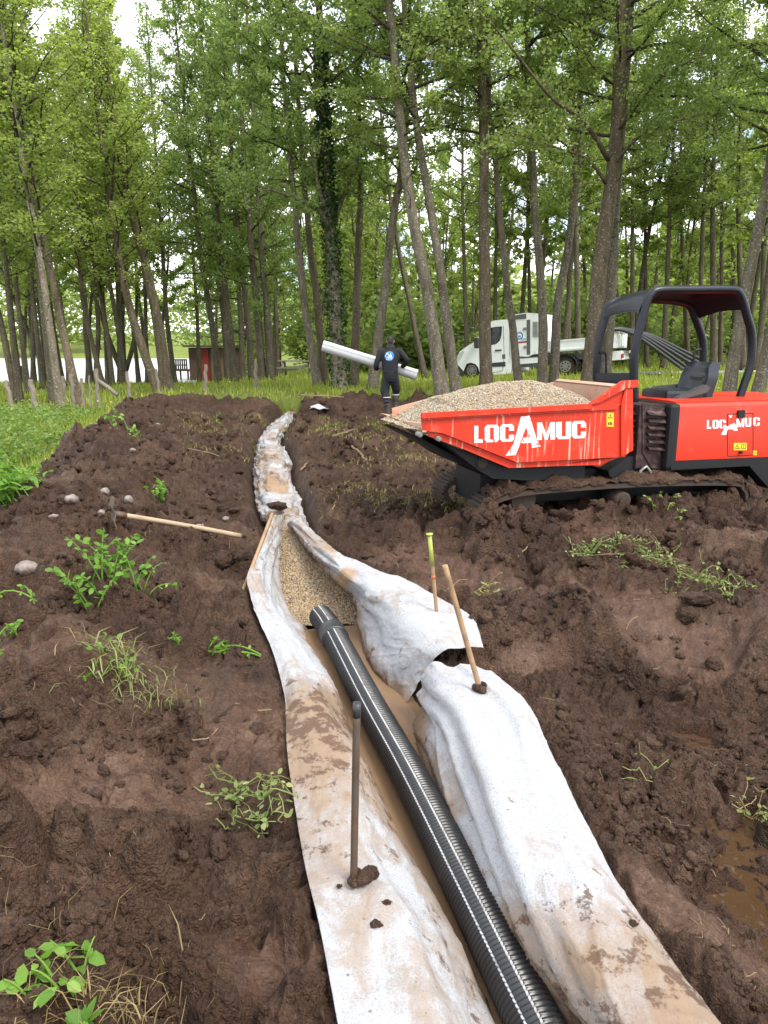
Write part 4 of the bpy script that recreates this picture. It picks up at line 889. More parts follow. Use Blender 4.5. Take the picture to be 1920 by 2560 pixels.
def hoe():
    a = PG(252, 1136); b = PG(520, 1181); ks = [Hz(a.x + (b.x - a.x) * q, a.y + (b.y - a.y) * q) - (a.z + (b.z - a.z) * q) for q in np.linspace(0, 1, 20)]; up_ = max(ks) * .75 + .022; a.z += up_; b.z += up_
    t = empty('hoe', tuple((a + b) / 2), 'long handled hoe with pale wooden shaft lying on the dirt', 'hoe'); d = b - a
    m = MB(); k = 12; m.tube([a + d * (i / k) + Vector((0, 0, .008 * math.sin(3 * i / k))) for i in range(k + 1)], [.019 + .004 * abs(i / k - .4) for i in range(k + 1)], 12); m.build('handle', M['wood_pale'], t)
    m = MB(); e = d.normalized(); sd_ = Vector((0, 0, 1)); up = Vector((-e.y, e.x, 0)); h = a - e * .01
    m.tube([h + e * .09, h - e * .01], [.024, .027], 12)
    for sgn, L in ((1, .13), (-1, .10)):
        pts = [h + sd_ * .005, h + sd_ * (.05 * sgn) + up * .02 * sgn - e * .02, h + sd_ * (L * sgn) + up * .03 * sgn + e * .01 * sgn]
        wv = up * .045
        m.add([tuple(q) for p in pts for q in (p - wv - e * .004, p + wv - e * .004, p + wv + e * .004, p - wv + e * .004)], [[i * 4 + j, i * 4 + (j + 1) % 4, i * 4 + 4 + (j + 1) % 4, i * 4 + 4 + j] for i in range(2) for j in range(4)] + [[8, 9, 10, 11], [3, 2, 1, 0]], 0, False)
    m.build('hoe_head', M['rust'], t)
hoe()
def far_tool():
    Y = 17.0; a = PY(648, 854, Y); b = PY(742, 858, Y); t = empty('long_handled_rake', tuple((a + b) / 2), 'long pale tool handle lying across the far spoil mound', 'rake')
    m = MB(); m.tube([a, (a + b) / 2 + Vector((0, 0, .01)), b], .018, 10); m.build('handle', M['wood'], t)
    m = MB(); m.tube([a + Vector((-.01, -.15, .02)), a, a + Vector((.01, .15, .05))], .014, 8); m.build('rake_head', M['rust'], t)
far_tool()

def stick(pts, r, label, lift=.02):
    P = [PG(*p) for p in pts]; P = [p + Vector((0, 0, lift)) for p in P]; zc = catmull([tuple(p) for p in P], 14) if len(P) > 2 else np.array([np.array(tuple(P[0])) * (1 - f) + np.array(tuple(P[1])) * f for f in np.linspace(0, 1, 10)])
    zc[:, :2] += rng.normal(0, r * .5, (len(zc), 2)); m = MB(); m.tube(zc, np.linspace(r, r * .65, len(zc)), 8)
    return m.thing('stick', M['twig'], label, 'stick')
stick([(205, 918), (240, 928)], .018, 'pale stick poking out of the grass edge left of the spoil heap')
stick([(648, 1022), (668, 1002)], .016, 'short broken stick on bare soil just right of the far wrapped trench', .04)
stick([(758, 970), (778, 985), (790, 1002)], .022, 'forked dark branch lying in front of the skip lip', .05)
stick([(720, 947), (768, 932)], .020, 'brown stick on the dry grass left of the dumper skip', .04)
stick([(595, 1040), (640, 1020)], .0, '') if False else None
stick([(405, 975), (455, 985), (475, 992)], .012, 'long thin twig lying along the spoil heap', .04)
stick([(1228, 1168), (1236, 1190), (1240, 1212)], .006, 'small upright twig beside the pulled weeds', .03)
stick([(1118, 1208), (1140, 1186)], .007, 'thin curved twig on the mud right of the marker stake', .02)
stick([(1265, 1210), (1310, 1205), (1355, 1206)], .006, 'long pale stem lying along the pulled weeds', .03)
stick([(415, 1604), (450, 1600), (472, 1578)], .004, 'short bleached stick on smooth mud left of the long geotextile strip', .012)
stick([(555, 1540), (588, 1538)], .005, 'chalky white splinter lying near the geotextile edge', .012)
def stone(p, s, label):
    c = PG(*p); v = ICO3[0]; d = 1 + .22 * fbm(v[:, 0] * 1.1 + p[0], v[:, 1] * 1.1 + v[:, 2] * .9, p[1] % 97, 3); v = v * d[:, None] * s * .72 * rng.uniform(.75, 1.2, 3) * [1, .9, .72]
    m = MB(); m.add(v + np.array(tuple(c + Vector((0, s * .3, s * .12)))), ICO3[1]); return m.thing('stone', M['stone'], label, 'stone')
stone((152, 1083), .075, 'pale fractured stone with white face on the heap edge'); stone((112, 1118), .05, 'small whitish stone lowest on the left heap slope'); stone((276, 1083), .065, 'rounded grey stone near the middle of the heap')
stone((218, 1110), .045, 'grey wedge shaped stone just above the hoe head'); stone((487, 1123), .05, 'brownish stone above the hoe handle end'); stone((430, 1140), .075, 'flat tan stone half buried above the hoe handle'); stone((225, 1065), .06, 'dark grey stone between the two pale heap stones')
stone((552, 1222), .035, 'little pink grey stone below the hoe handle end'); stone((55, 1235), .10, 'large dull brown stone at the left edge of the mud'); stone((285, 975), .07, 'pale grey stone high on the heap beside the grass'); stone((340, 918), .06, 'small light stone near the top of the heap')
def lump(p, s, label):
    c = PG(*p); v = ICO3[0]; d = 1 + .35 * fbm(v[:, 0] * 1.4 + p[0], v[:, 1] * 1.4 + v[:, 2], p[1] % 91, 4); v = v * d[:, None] * s * [1.25, .9, .55]
    m = MB(); m.add(v + np.array(tuple(c + Vector((0, 0, s * .2 + .012)))), ICO3[1]); return m.thing('mud_lump', M['mud'], label, 'mud lump')
def on_cloth(p, z, s, label):
    c = PZ(p[0], p[1], z); v = ICO3[0]; d = 1 + .4 * fbm(v[:, 0] * 1.4 + p[0], v[:, 1] * 1.4 + v[:, 2], p[1] % 91, 4); v = v * d[:, None] * s * [1.2, 1.0, .6]
    m = MB(); m.add(v + np.array(tuple(c + Vector((0, 0, s * .3)))), ICO3[1]); return m.thing('mud_lump', M['mud'], label, 'mud lump')
on_cloth((812, 2000), .03, .016, 'oblong mud lump on the clean end of the left geotextile'); on_cloth((836, 1952), .03, .012, 'small round mud lump above the oblong one on the left geotextile')
on_cloth((733, 1915), .045, .008, 'tiny mud lump nearest the steel pole on the left geotextile'); on_cloth((1368, 1997), .04, .011, 'mud lump on the right geotextile beside the puddle')
on_cloth((600, 1097), .05, .075, 'dark mud lump on the end of the wrapped far trench'); on_cloth((1017, 1335), .06, .014, 'dark mud splash on the pointed corner of the draped sheet')

# ------------------------------------------------------------------ plants in the mud
def blades(m, n, cx, cy, zf, spread, L, wd, up=.8, mi=0, droop=.4):
    """n bent grass blades as two-quad strips"""
    x = cx + rng.normal(0, spread, n); y = cy + rng.normal(0, spread, n); z = zf(x, y); az = rng.uniform(0, 6.28, n); l = L * rng.uniform(.5, 1.3, n); tilt = rng.uniform(.05, 1.0, n) * (1.2 - up)
    dx, dy = np.cos(az), np.sin(az); p0 = np.stack([x, y, z - .01], 1); hd = np.stack([dx, dy, np.zeros(n)], 1); sd_ = np.stack([-dy, dx, np.zeros(n)], 1) * (wd * rng.uniform(.6, 1.2, n))[:, None] / 2
    p1 = p0 + hd * (l * np.sin(tilt) * .5)[:, None] + [0, 0, 1] * (l * np.cos(tilt) * .55)[:, None]; p2 = p1 + hd * (l * np.sin(np.minimum(tilt + droop, 2.2)) * .5)[:, None] + [0, 0, 1] * (l * np.cos(np.minimum(tilt + droop, 2.2)) * .45)[:, None]
    V = np.stack([p0 - sd_, p0 + sd_, p1 + sd_ * .8, p1 - sd_ * .8, p2 + sd_ * .15, p2 - sd_ * .15], 1).reshape(-1, 3); b = np.arange(n)[:, None] * 6
    m.add(V, np.concatenate([b + [0, 1, 2, 3], b + [3, 2, 4, 5]]), mi)
HEX = np.array([(0, 0, 0), (.28, .34, .03), (.7, .30, .02), (1, 0, -.06), (.7, -.30, .02), (.28, -.34, .03)])
def leaves(m, P, size, mi=1, upb=.6, narrow=1.0, dirs=None):
    """one six-sided leaf at each point"""
    n = len(P); N = rng.normal(size=(n, 3)) + [0, 0, upb * 2]; N /= np.linalg.norm(N, axis=1)[:, None]
    A = rng.normal(size=(n, 3)) if dirs is None else dirs + .35 * rng.normal(size=(n, 3)); A -= N * (A * N).sum(1)[:, None]; A /= np.linalg.norm(A, axis=1)[:, None] + 1e-9; B = np.cross(N, A)
    s = (size * rng.uniform(.6, 1.25, n))[:, None, None]; H = HEX * [1, narrow, 1]
    V = np.asarray(P)[:, None] + s * (H[None, :, :1] * A[:, None] + H[None, :, 1:2] * B[:, None] + H[None, :, 2:] * N[:, None])
    m.add(V.reshape(-1, 3), np.arange(n * 6).reshape(n, 6), mi, False)
def zfun(x, y): return height(x, y)
def weed(p, label, h=.25, nst=6, spread=.06, leaf=.045, mats=('weed', 'weed'), lean=(0, 0), droop=.3, name='weed', per=9):
    c = PG(*p); t = empty(name, tuple(c), label, 'weed'); ms = MB(); ml = MB()
    for k in range(nst):
        az = rng.uniform(0, 6.28); b = c + Vector((rng.normal(0, spread), rng.normal(0, spread), 0)); b.z = Hz(b.x, b.y) - .01
        d = Vector((lean[0] + .35 * math.cos(az), lean[1] + .35 * math.sin(az), 1)).normalized(); L = h * rng.uniform(.6, 1.15); pts = [b]
        for i in range(6): d = (d + Vector((lean[0] * .12 + .06 * math.cos(az), lean[1] * .12 + .06 * math.sin(az), -droop * .12 * i))).normalized(); pts.append(pts[-1] + d * L / 6)
        ms.tube(pts, np.linspace(.0045, .0018, 7) * (1 + h), 5); A = np.array([tuple(q) for q in pts]); f = rng.uniform(1.6, 6, per); i = np.minimum(f.astype(int), 5); u = (f - i)[:, None]
        Q = A[i] * (1 - u) + A[i + 1] * u; dr = rng.normal(size=(per, 3)) * [1, 1, .4]; leaves(ml, Q, leaf, 0, .8, .8, dr)
    ms.build('stems', M['weed'], t); ml.build('leaves', M[mats[0]], t); return t
weed((238, 1268), 'leafy bright green weed clump growing from the mud below the hoe', .34, 16, .07, .055, per=12)
weed((315, 1280), 'drooping green sprout just right of the leafy weed clump', .25, 2, .02, .04, lean=(.5, 0), droop=.8)
weed((75, 1310), 'arching green sprout at the left edge of the mud', .26, 2, .02, .045, lean=(-.6, 0), droop=.9)
weed((12, 1395), 'pale green tuft cut off by the left edge', .16, 4, .04, .04)
weed((345, 1077), 'small fern like green weed in the middle of the spoil slope', .22, 8, .06, .05)
weed((398, 1395), 'tiny curled green sprout on the open mud', .12, 3, .02, .03, lean=(-.2, 0))
weed((575, 1420), 'long limp green stem with leaf pairs beside the left geotextile', .36, 2, .012, .035, lean=(-1.6, .0), droop=.45)
weed((470, 1412), 'low green leaves left of the limp stem', .10, 4, .03, .035)
weed((1440, 1112), 'scraggy plant remains on top of the right spoil pile', .16, 6, .08, .035, ('wilt', 'wilt'), lean=(.2, 0), droop=.8)
weed((465, 910), 'small light green seedling near the far heap top', .2, 4, .08, .05); weed((270, 925), 'yellow green weed at the left foot of the heap', .3, 10, .18, .06)
weed((12, 1090), 'tall broad leaved plant at the left edge, lowest of the weeds beside the heap', .42, 14, .12, .085, name='broad_leaved_plant', per=12)
weed((52, 1040), 'leafy plant in the grass between the left edge and the heap', .34, 12, .12, .07, name='broad_leaved_plant', per=11)
weed((25, 985), 'bushy green plant higher up along the left edge', .40, 14, .16, .075, name='broad_leaved_plant', per=11)
def pulled(p0, p1, label, nst, L, leaf, lm='wilt', wid=.06, nb=30, sm='straw'):
    a = PG(*p0); b = PG(*p1); t = empty('pulled_weeds', tuple((a + b) / 2), label, 'pulled weeds'); ms = MB(); ml = MB(); d = (b - a)
    for k in range(nst):
        f = rng.uniform(0, 1); q = a + d * f + Vector((rng.normal(0, wid), rng.normal(0, wid), 0)); az = math.atan2(d.y, d.x) + rng.normal(0, .7); l = L * rng.uniform(.4, 1.2); n = 6
        xs = q.x + np.cos(az) * np.linspace(-.5, .5, n) * l + rng.normal(0, .008, n); ys = q.y + np.sin(az) * np.linspace(-.5, .5, n) * l + rng.normal(0, .008, n); zs = np.maximum.accumulate(height(xs, ys)) * .3 + height(xs, ys) * .7 + .012 + rng.uniform(0, .05)
        A = np.stack([xs, ys, zs], 1); ms.tube(A, rng.uniform(.0012, .0035), 4, 0); leaves(ml, A[rng.integers(0, n, 4)] + rng.normal(0, .012, (4, 3)) * [1, 1, .5], leaf, 0, .9, .8)
    ms.build('stems', M[sm], t); ml.build('leaves', M[lm], t)
pulled((455, 1722), (610, 1745), 'wilting pulled nettles lying near the long geotextile left of the steel pole', 26, .22, .030, 'wilt', .06, sm='wilt')
pulled((1260, 1210), (1420, 1205), 'pale heap of cut weeds on the smooth mud bank', 60, .22, .03, 'wilt', .09, sm='wilt')
pulled((1440, 1200), (1570, 1300), 'trail of cut weeds running down the right mud bank', 50, .22, .032, 'wilt', .10, sm='wilt')
pulled((1020, 1285), (1070, 1270), 'few wilted stalks on the bank edge behind the marker stake', 12, .2, .03, 'wilt', .05, sm='straw')
pulled((1310, 1690), (1420, 1672), 'single pale green stalk with leaves on the wet floor', 3, .16, .02, 'weed', .01, sm='wilt')
pulled((1640, 1740), (1655, 1780), 'straggly stalks at the right edge by the big puddle', 12, .14, .025, 'wilt', .04, sm='straw')
def turf(p, label, r, n, L, mats, wd=.008, name='grass_tuft', extra=0, cat='grass tuft'):
    c = PG(*p); t = empty(name, tuple(c), label, cat)
    m = MB(); blades(m, n, c.x, c.y, zfun, r, L, wd, .1, 0, 1.0); m.build('foliage', M[mats[0]], t)
    if len(mats) > 1: m = MB(); blades(m, n, c.x, c.y, zfun, r * 1.2, L * .9, wd * .5, -.1, 0, 1.0); m.build('dry_foliage', M[mats[1]], t)
    if extra: m = MB(); P = np.stack([c.x + rng.normal(0, r, extra), c.y + rng.normal(0, r, extra)], 1); P = np.concatenate([P, (height(P[:, 0], P[:, 1]) + rng.uniform(.01, .06, extra))[:, None]], 1); leaves(m, P, .035, 0, .8, .8); m.build('leaves', M['weed'], t)
turf((240, 1425), 'upturned turf with dry roots and pale leaf blades on a mud lump', .085, 60, .15, ('wilt', 'straw'), .010, extra=40)
turf((335, 1500), 'thin trail of roots and grass running down from the upturned turf', .10, 45, .14, ('wilt', 'straw'), .005)
turf((200, 2150), 'torn clump of straw and bramble leaves in the bottom left corner', .10, 110, .12, ('straw', 'straw'), .004)
c_ = [weed((105, 2175), 'bramble sprig with broad serrated leaves in front of the straw', .11, 5, .035, .05, per=5), weed((165, 2095), 'upright bramble leaf standing behind the straw clump', .12, 2, .01, .06, per=6), weed((190, 2195), 'low pale bramble leaves at the bottom edge', .07, 5, .04, .05, per=5)]
for i, (p, lab) in enumerate([((475, 938), 'yellowed grass patch left of the far wrapped trench'), ((700, 925), 'bright grass tuft at the far end of the wrapped trench'), ((760, 942), 'long yellow grass strip between far trench and skip'), ((860, 990), 'yellow grass patch under the skip lip'), ((900, 948), 'sparse green grass beside the skip nose'), ((800, 1062), 'flattened dry grass in the rut left of the tracks'), ((460, 975), 'thin yellow grass on the heap shoulder'), ((960, 1085), 'dry grass hanging by the front of the tracks'), ((560, 900), 'pale grass fringe on the crest left of the far trench'), ((420, 905), 'thin grass on the far left heap crest'), ((820, 915), 'grass strip behind the skip lip')]):
    turf(p, lab, .38 if i < 5 else .24, 420 if i < 5 else 200, .11, ('straw', 'grass') if i in (0, 2, 3, 5, 6, 7, 8, 9) else ('grass', 'straw'), .012)
# straw, roots and fibres littering the soil
def litter():
    x, y = scatter_r(5200, 1.3, 17); _, g, _l = base(x, y); cz = carve_at(x, y); dn = sstep(-.2, .5, fbm(x * .9 + 9, y * .9, 151, 3)); ok = (g < .2) & (cz > .12) & (rng.uniform(0, 1, len(x)) < .05 + .8 * dn); x, y = x[ok], y[ok]; n = len(x); az = rng.uniform(0, 6.28, n); l = np.exp(rng.normal(math.log(.03), .7, n)).clip(.008, .14) * (.7 + .06 * np.hypot(x, y)); r = rng.uniform(.0005, .0013, n) * (.8 + .2 * np.hypot(x, y)); m = MB()
    K = 4; f = np.linspace(-.5, .5, K); cur = rng.normal(0, .35, n)
    px_ = x[:, None] + np.cos(az[:, None] + cur[:, None] * f) * f * l[:, None]; py_ = y[:, None] + np.sin(az[:, None] + cur[:, None] * f) * f * l[:, None]
    pz_ = height(px_.ravel(), py_.ravel()).reshape(px_.shape) + .004 + rng.uniform(0, .012, (n, 1))
    sx = -np.sin(az)[:, None] * r[:, None]; sy = np.cos(az)[:, None] * r[:, None]
    V = np.stack([np.stack([px_ + sx, py_ + sy, pz_], 2), np.stack([px_, py_, pz_ + r[:, None] * 1.2], 2), np.stack([px_ - sx, py_ - sy, pz_], 2)], 2)  # n,K,3,3
    b = (np.arange(n) * K * 3)[:, None, None] + (np.arange(K - 1) * 3)[None, :, None]
    F = np.concatenate([(b + [0, 3, 4, 1]).reshape(-1, 4), (b + [1, 4, 5, 2]).reshape(-1, 4)]); m.add(V.reshape(-1, 3), F); tag(m.build('straw_litter', M['twig_straw']), kind='stuff')
litter()

# ------------------------------------------------------------------ worker carrying a roll of geotextile
M['skin'] = simple('skin', (.38, .20, .13), .5, vary=.1); M['hair'] = simple('dark_hair', (.018, .013, .010), .6, vary=.3, sc=60)
M['hoodie'] = simple('black_hoodie', (.012, .0125, .015), .85, vary=.3, sc=9, bump=.3, bs=30); M['trouser'] = simple('charcoal_trousers', (.020, .021, .026), .8, vary=.3, sc=8, bump=.3, bs=24)
M['boot'] = simple('muddy_boots', (.075, .055, .043), .75, vary=.3, dirt=(.05, .034, .026), dirtlo=.45, dirthi=.6, dsc=8)
M['reflective'] = simple('reflective_tape', (.62, .63, .64), .35); M['blue'] = simple('emblem_blue', (.03, .22, .55), .6, vary=.15); M['white'] = simple('white_print', (.78, .78, .78), .6, vary=.05)
def remesh(o, vox, it=6):
    r = o.modifiers.new('union', 'REMESH'); r.mode = 'VOXEL'; r.voxel_size = vox; r.use_smooth_shade = True
    q = o.modifiers.new('smooth', 'SMOOTH'); q.factor = .5; q.iterations = it
    dg = bpy.context.evaluated_depsgraph_get(); me = bpy.data.meshes.new_from_object(o.evaluated_get(dg)); old = o.data; o.modifiers.clear(); mt = list(old.materials); o.data = me
    if not me.materials:
        for q in mt: me.materials.append(q)
    bpy.data.meshes.remove(old); me.name = o.name
def build_person():
    Y = 16.1; f = PY(843, 910, Y); O = Vector((f.x, Y, Hz(f.x, Y) - .01)); O.z = min(O.z, f.z + .05)
    t = empty('person', tuple(O), 'person in black hoodie and work trousers walking away with a white roll', 'person')
    w_ = lambda x, y, z: O + Vector((x, y, z))
    def limb(m, pts, rs): 
        P = catmull([tuple(w_(*p)) for p in pts], 14); rr = catmull(np.array(rs)[:, None], 14)[:, 0]; m.tube(P, rr, 14)
        for p, r in ((P[0], rr[0]), (P[-1], rr[-1])): m.ell(p, (r, r, r), 0, 2)
    LL = [(-.085, 0, .86), (-.10, .03, .47), (-.055, -.02, .09)]; RL = [(.085, .02, .86), (.125, .20, .55), (.11, .16, .30)]
    LA = [(-.205, 0, 1.44), (-.305, .0, 1.14), (-.30, .17, 1.06)]; RA = [(.205, 0, 1.44), (.35, -.02, 1.24), (.26, .2, 1.10)]
    def torso(m, k):
        m.tube([w_(0, 0, .84), w_(0, 0, .95), w_(-.005, .0, 1.1), w_(-.005, .01, 1.25), w_(-.005, .015, 1.38), w_(0, .02, 1.48), w_(0, .02, 1.52)], [q * k for q in (.145, .165, .165, .172, .175, .135, .07)], 18)
        for sx in (-1, 1): m.ell(w_(sx * .10, .01, 1.32), (.115 * k, .105 * k, .15 * k)); m.ell(w_(sx * .165, .01, 1.445), (.075 * k, .075 * k, .065 * k)); m.ell(w_(sx * .075, 0, .93), (.10 * k, .115 * k, .11 * k))
    m = MB(); torso(m, .86); limb(m, LL, (.085, .055, .04)); limb(m, RL, (.085, .055, .04)); limb(m, LA, (.045, .038, .027)); limb(m, RA, (.045, .038, .027))
    for F, dy in ((LL[2], 0), (RL[2], .0)): m.ell(w_(F[0], F[1] + .07, F[2] - .05), (.04, .12, .035))
    m.tube([w_(0, .02, 1.48), w_(0, .025, 1.56), w_(0, .035, 1.62)], [.062, .056, .058], 14)
    m.ell(w_(0, .045, 1.655), (.076, .092, .10)); m.ell(w_(0, .075, 1.60), (.058, .065, .062)); m.ell(w_(0, .145, 1.64), (.014, .02, .024), sub=1)
    for sx in (-1, 1): m.ell(w_(sx * .08, .04, 1.64), (.012, .02, .032)); m.ell(w_(sx * .03, .125, 1.665), (.014, .01, .01), sub=1)
    m.ell(w_(0, .13, 1.595), (.024, .012, .008), sub=1)
    for A, sx in ((LA[2], -1), (RA[2], 1)):
        hx, hy, hz = A; m.ell(w_(hx + .01 * -sx, hy + .06, hz), (.022, .05, .042))
        for k, L in enumerate((.075, .085, .08, .062)):
            q = .028 - k * .019; m.tube([w_(hx, hy + .10, hz + q), w_(hx - sx * .025, hy + .10 + L * .45, hz + q), w_(hx - sx * .06, hy + .09 + L * .5, hz + q * .95)], [.010, .0092, .008], 8)
        m.tube([w_(hx, hy + .03, hz + .035), w_(hx - sx * .03, hy + .07, hz + .06), w_(hx - sx * .055, hy + .10, hz + .058)], [.012, .0105, .009], 8)
    o = m.build('body', M['skin'], t); remesh(o, .0085, 3)
    m = MB(); m.ell(w_(0, .033, 1.675), (.082, .092, .092)); m.ell(w_(0, .0, 1.635), (.066, .06, .075)); o = m.build('hair', M['hair'], t); remesh(o, .01, 2)
    m = MB(); torso(m, 1.04); limb(m, [(p[0], p[1], p[2]) for p in LA], (.068, .058, .046)); limb(m, RA, (.068, .060, .046)); m.tube([w_(0, .0, .985), w_(0, 0, 1.04)], [.158, .162], 20)
    m.tube([w_(0, .01, 1.50), w_(0, .0, 1.545), w_(0, .01, 1.57)], [.10, .092, .075], 16); m.ell(w_(0, -.06, 1.50), (.115, .07, .055)); m.ell(w_(0, -.085, 1.46), (.085, .045, .06))
    for k in range(5): m.tube([w_(-.14 + .02 * k, -.13, 1.02 + .045 * k), w_(0, -.158 + .004 * k, 1.0 + .05 * k), w_(.14 - .01 * k, -.12, 1.03 + .04 * k)], .018, 8)
    hood = m.build('hoodie', M['hoodie'], t); remesh(hood, .013, 4)
    m = MB(); m.tube([w_(0, 0, .80), w_(0, 0, .9), w_(0, 0, 1.0)], [.13, .158, .15], 18)
    limb(m, [LL[0], (-.105, .03, .66), LL[1], (-.065, .0, .30), (-.06, -.01, .24)], (.108, .095, .078, .07, .072)); limb(m, [RL[0], (.115, .12, .68), RL[1], (.115, .18, .42), (.11, .165, .39)], (.108, .095, .078, .07, .072))
    for sx, z, y in ((-1, .62, .03), (1, .66, .12)): m.ell(w_(sx * .185, y, z), (.035, .075, .10))
    for z in (.28, .36, .5): m.tube([w_(-.13, -.05, z), w_(-.07, -.085, z + .02), w_(-.01, -.05, z)], .012, 8)
    o = m.build('trousers', M['trouser'], t); remesh(o, .012, 4)
    m = MB()
    for c, r, z in (((-.075, .005), .083, .455), ((.118, .19), .08, .50)): m.tube([w_(c[0], c[1], z), w_(c[0], c[1], z + .018)], r, 20)
    m.build('reflective_band', M['reflective'], t)
    for F, z1 in ((LL[2], .33), (RL[2], .50)):
        x, y, z = F; m = MB(); m.tube([w_(x - .005, y + .01, z1), w_(x, y, z + .10), w_(x, y + .005, z - .02)], [.068, .062, .062], 18); m.ell(w_(x, y + .08, z - .045), (.05, .14, .045)); m.ell(w_(x, y - .01, z - .04), (.052, .06, .05)); m.box(w_(x, y + .06, z - .082), (.09, .26, .016)); o = m.build('boot', M['boot'], t); remesh(o, .011, 2)
    # round emblem on the back
    from mathutils.bvhtree import BVHTree
    bv = BVHTree.FromPolygons([tuple(v.co + O) for v in hood.data.vertices], [tuple(p.vertices) for p in hood.data.polygons])
    def onback(x, z, e):
        h = bv.ray_cast(w_(x, -.8, z), Vector((0, 1, 0)))[0]; return (h if h else w_(x, -.15, z)) - Vector((0, e, 0))
    cx, cz, rad = -.022, 1.335, .112
    def disc(m, cx, cz, r, e, mi, r0=0.0):
        rr = np.linspace(r0, r, 7); th = np.linspace(0, 2 * math.pi, 33); m.grid([[tuple(onback(cx + a * math.cos(q), cz + a * math.sin(q), e)) for q in th] for a in rr], mi)
    def patch(m, pts, e, mi):
        a, b, c, d = [np.array(p) for p in pts]; g = []
        for i in range(5):
            u = i / 4; g.append([tuple(onback(*((a * (1 - u) + b * u) * (1 - v) + (d * (1 - u) + c * u) * v), e)) for v in np.linspace(0, 1, 5)])
        m.grid(g, mi, False)
    m = MB(); disc(m, cx, cz, rad, .004, 0); disc(m, cx, cz, rad * .88, .006, 1); disc(m, cx, cz, rad, .007, 0, rad * .93)
    def pp(*q): return [(cx + x * rad, cz + z * rad) for x, z in q]
    patch(m, pp((-.7, -.5), (.7, -.5), (.7, -.95 + .3), (-.7, -.65)), .0065, 0); patch(m, pp((-.55, -.25), (.6, -.25), (.55, -.12), (-.5, -.12)), .008, 2); patch(m, pp((-.1, -.08), (.45, -.08), (.4, .25), (-.05, .22)), .008, 2); patch(m, pp((-.15, .1), (-.02, .1), (-.35, .65), (-.48, .6)), .008, 2); patch(m, pp((-.5, .62), (-.38, .66), (-.55, .15), (-.66, .2)), .008, 2); patch(m, pp((.1, .28), (.35, .28), (.3, .42), (.12, .42)), .008, 2); patch(m, pp((-.85, .1), (-.7, .12), (-.62, -.1), (-.78, -.1)), .008, 2)
    G = {'C': [[(0, 0), (.3, 0), (.3, 1), (0, 1)], [(.3, 0), (1, 0), (1, .22), (.3, .22)], [(.3, .78), (1, .78), (1, 1), (.3, 1)]], 'B': [[(0, 0), (.3, 0), (.3, 1), (0, 1)], [(.3, 0), (.9, 0), (1, .2), (.3, .2)], [(.3, .42), (.95, .42), (.95, .58), (.3, .58)], [(.3, .8), (1, .8), (.9, 1), (.3, 1)], [(.72, .2), (1, .2), (1, .45), (.72, .45)], [(.72, .55), (1, .55), (1, .8), (.72, .8)]], 'T': [[(.35, 0), (.65, 0), (.65, .78), (.35, .78)], [(0, .78), (1, .78), (1, 1), (0, 1)]], 'P': [[(0, 0), (.3, 0), (.3, 1), (0, 1)], [(.3, .42), (1, .42), (1, .6), (.3, .6)], [(.3, .8), (.95, .8), (.9, 1), (.3, 1)], [(.72, .6), (1, .6), (1, .8), (.72, .8)]]}
    for k, ch in enumerate('CBTP'):
        for q in G[ch]: patch(m, [(cx + rad * (-.56 + .29 * k + .23 * u), cz + rad * (-.68 + .30 * v)) for u, v in q], .0095, 2)
    m.build('back_emblem', [M['ink'], M['blue'], M['white']], hood)
    # the roll, resting in the arms in front of the chest
    a = w_(-1.46, .30, 1.55); b = w_(.58, .27, .93); d = (b - a).normalized(); L = (b - a).length; u = d.cross(Vector((0, 0, 1))).normalized(); v = u.cross(d)
    m = MB(); n = 60; k = 90; G = []
    for i in range(n + 1):
        s = L * i / n; row = []
        for j in range(k):
            th = -.6 + j / (k - 1) * (2 * math.pi * 2.1 + .45); r = .112 + .004 * j / (k - 1) + .002 * math.sin(s * 6) + (.022 if j == k - 1 else .010 if j == k - 2 else 0)
            row.append(tuple(a + d * s + (u * math.cos(th) + v * math.sin(th)) * r))
        G.append(row)
    m.grid(G); m.tube([a + d * .01, a + d * .03, b - d * .03, b - d * .01], [.02, .10, .10, .02], 24)
    m.thing('geotextile_roll', M['roll'], 'white roll of geotextile held by the person', 'geotextile roll')
M['roll'] = simple('clean_geotextile', (.55, .55, .56), .8, vary=.06, sc=9, dirt=(.35, .30, .26), dirtlo=.66, dirthi=.74, dsc=6)
build_person()
def scrap():
    c = PG(690, 884); g = []
    for i in range(14):
        u = i / 13; g.append([(c.x + (u - .5) * .42 + .03 * math.sin(7 * v), c.y + (v - .5) * .5 + .08 * math.sin(5 * u), c.z + .03 + .09 * math.exp(-((u - .35) ** 2 + (v - .5) ** 2) * 9) + .02 * math.sin(9 * u + 5 * v)) for v in np.linspace(0, 1, 14)])
    m = MB(); g = np.array(g); m.grid(g); m.grid((g - [0, 0, .008])[::-1]); m.thing('geotextile_scrap', M['roll'], 'white scrap of geotextile lying on the soil at the far trench end', 'geotextile scrap')
scrap()

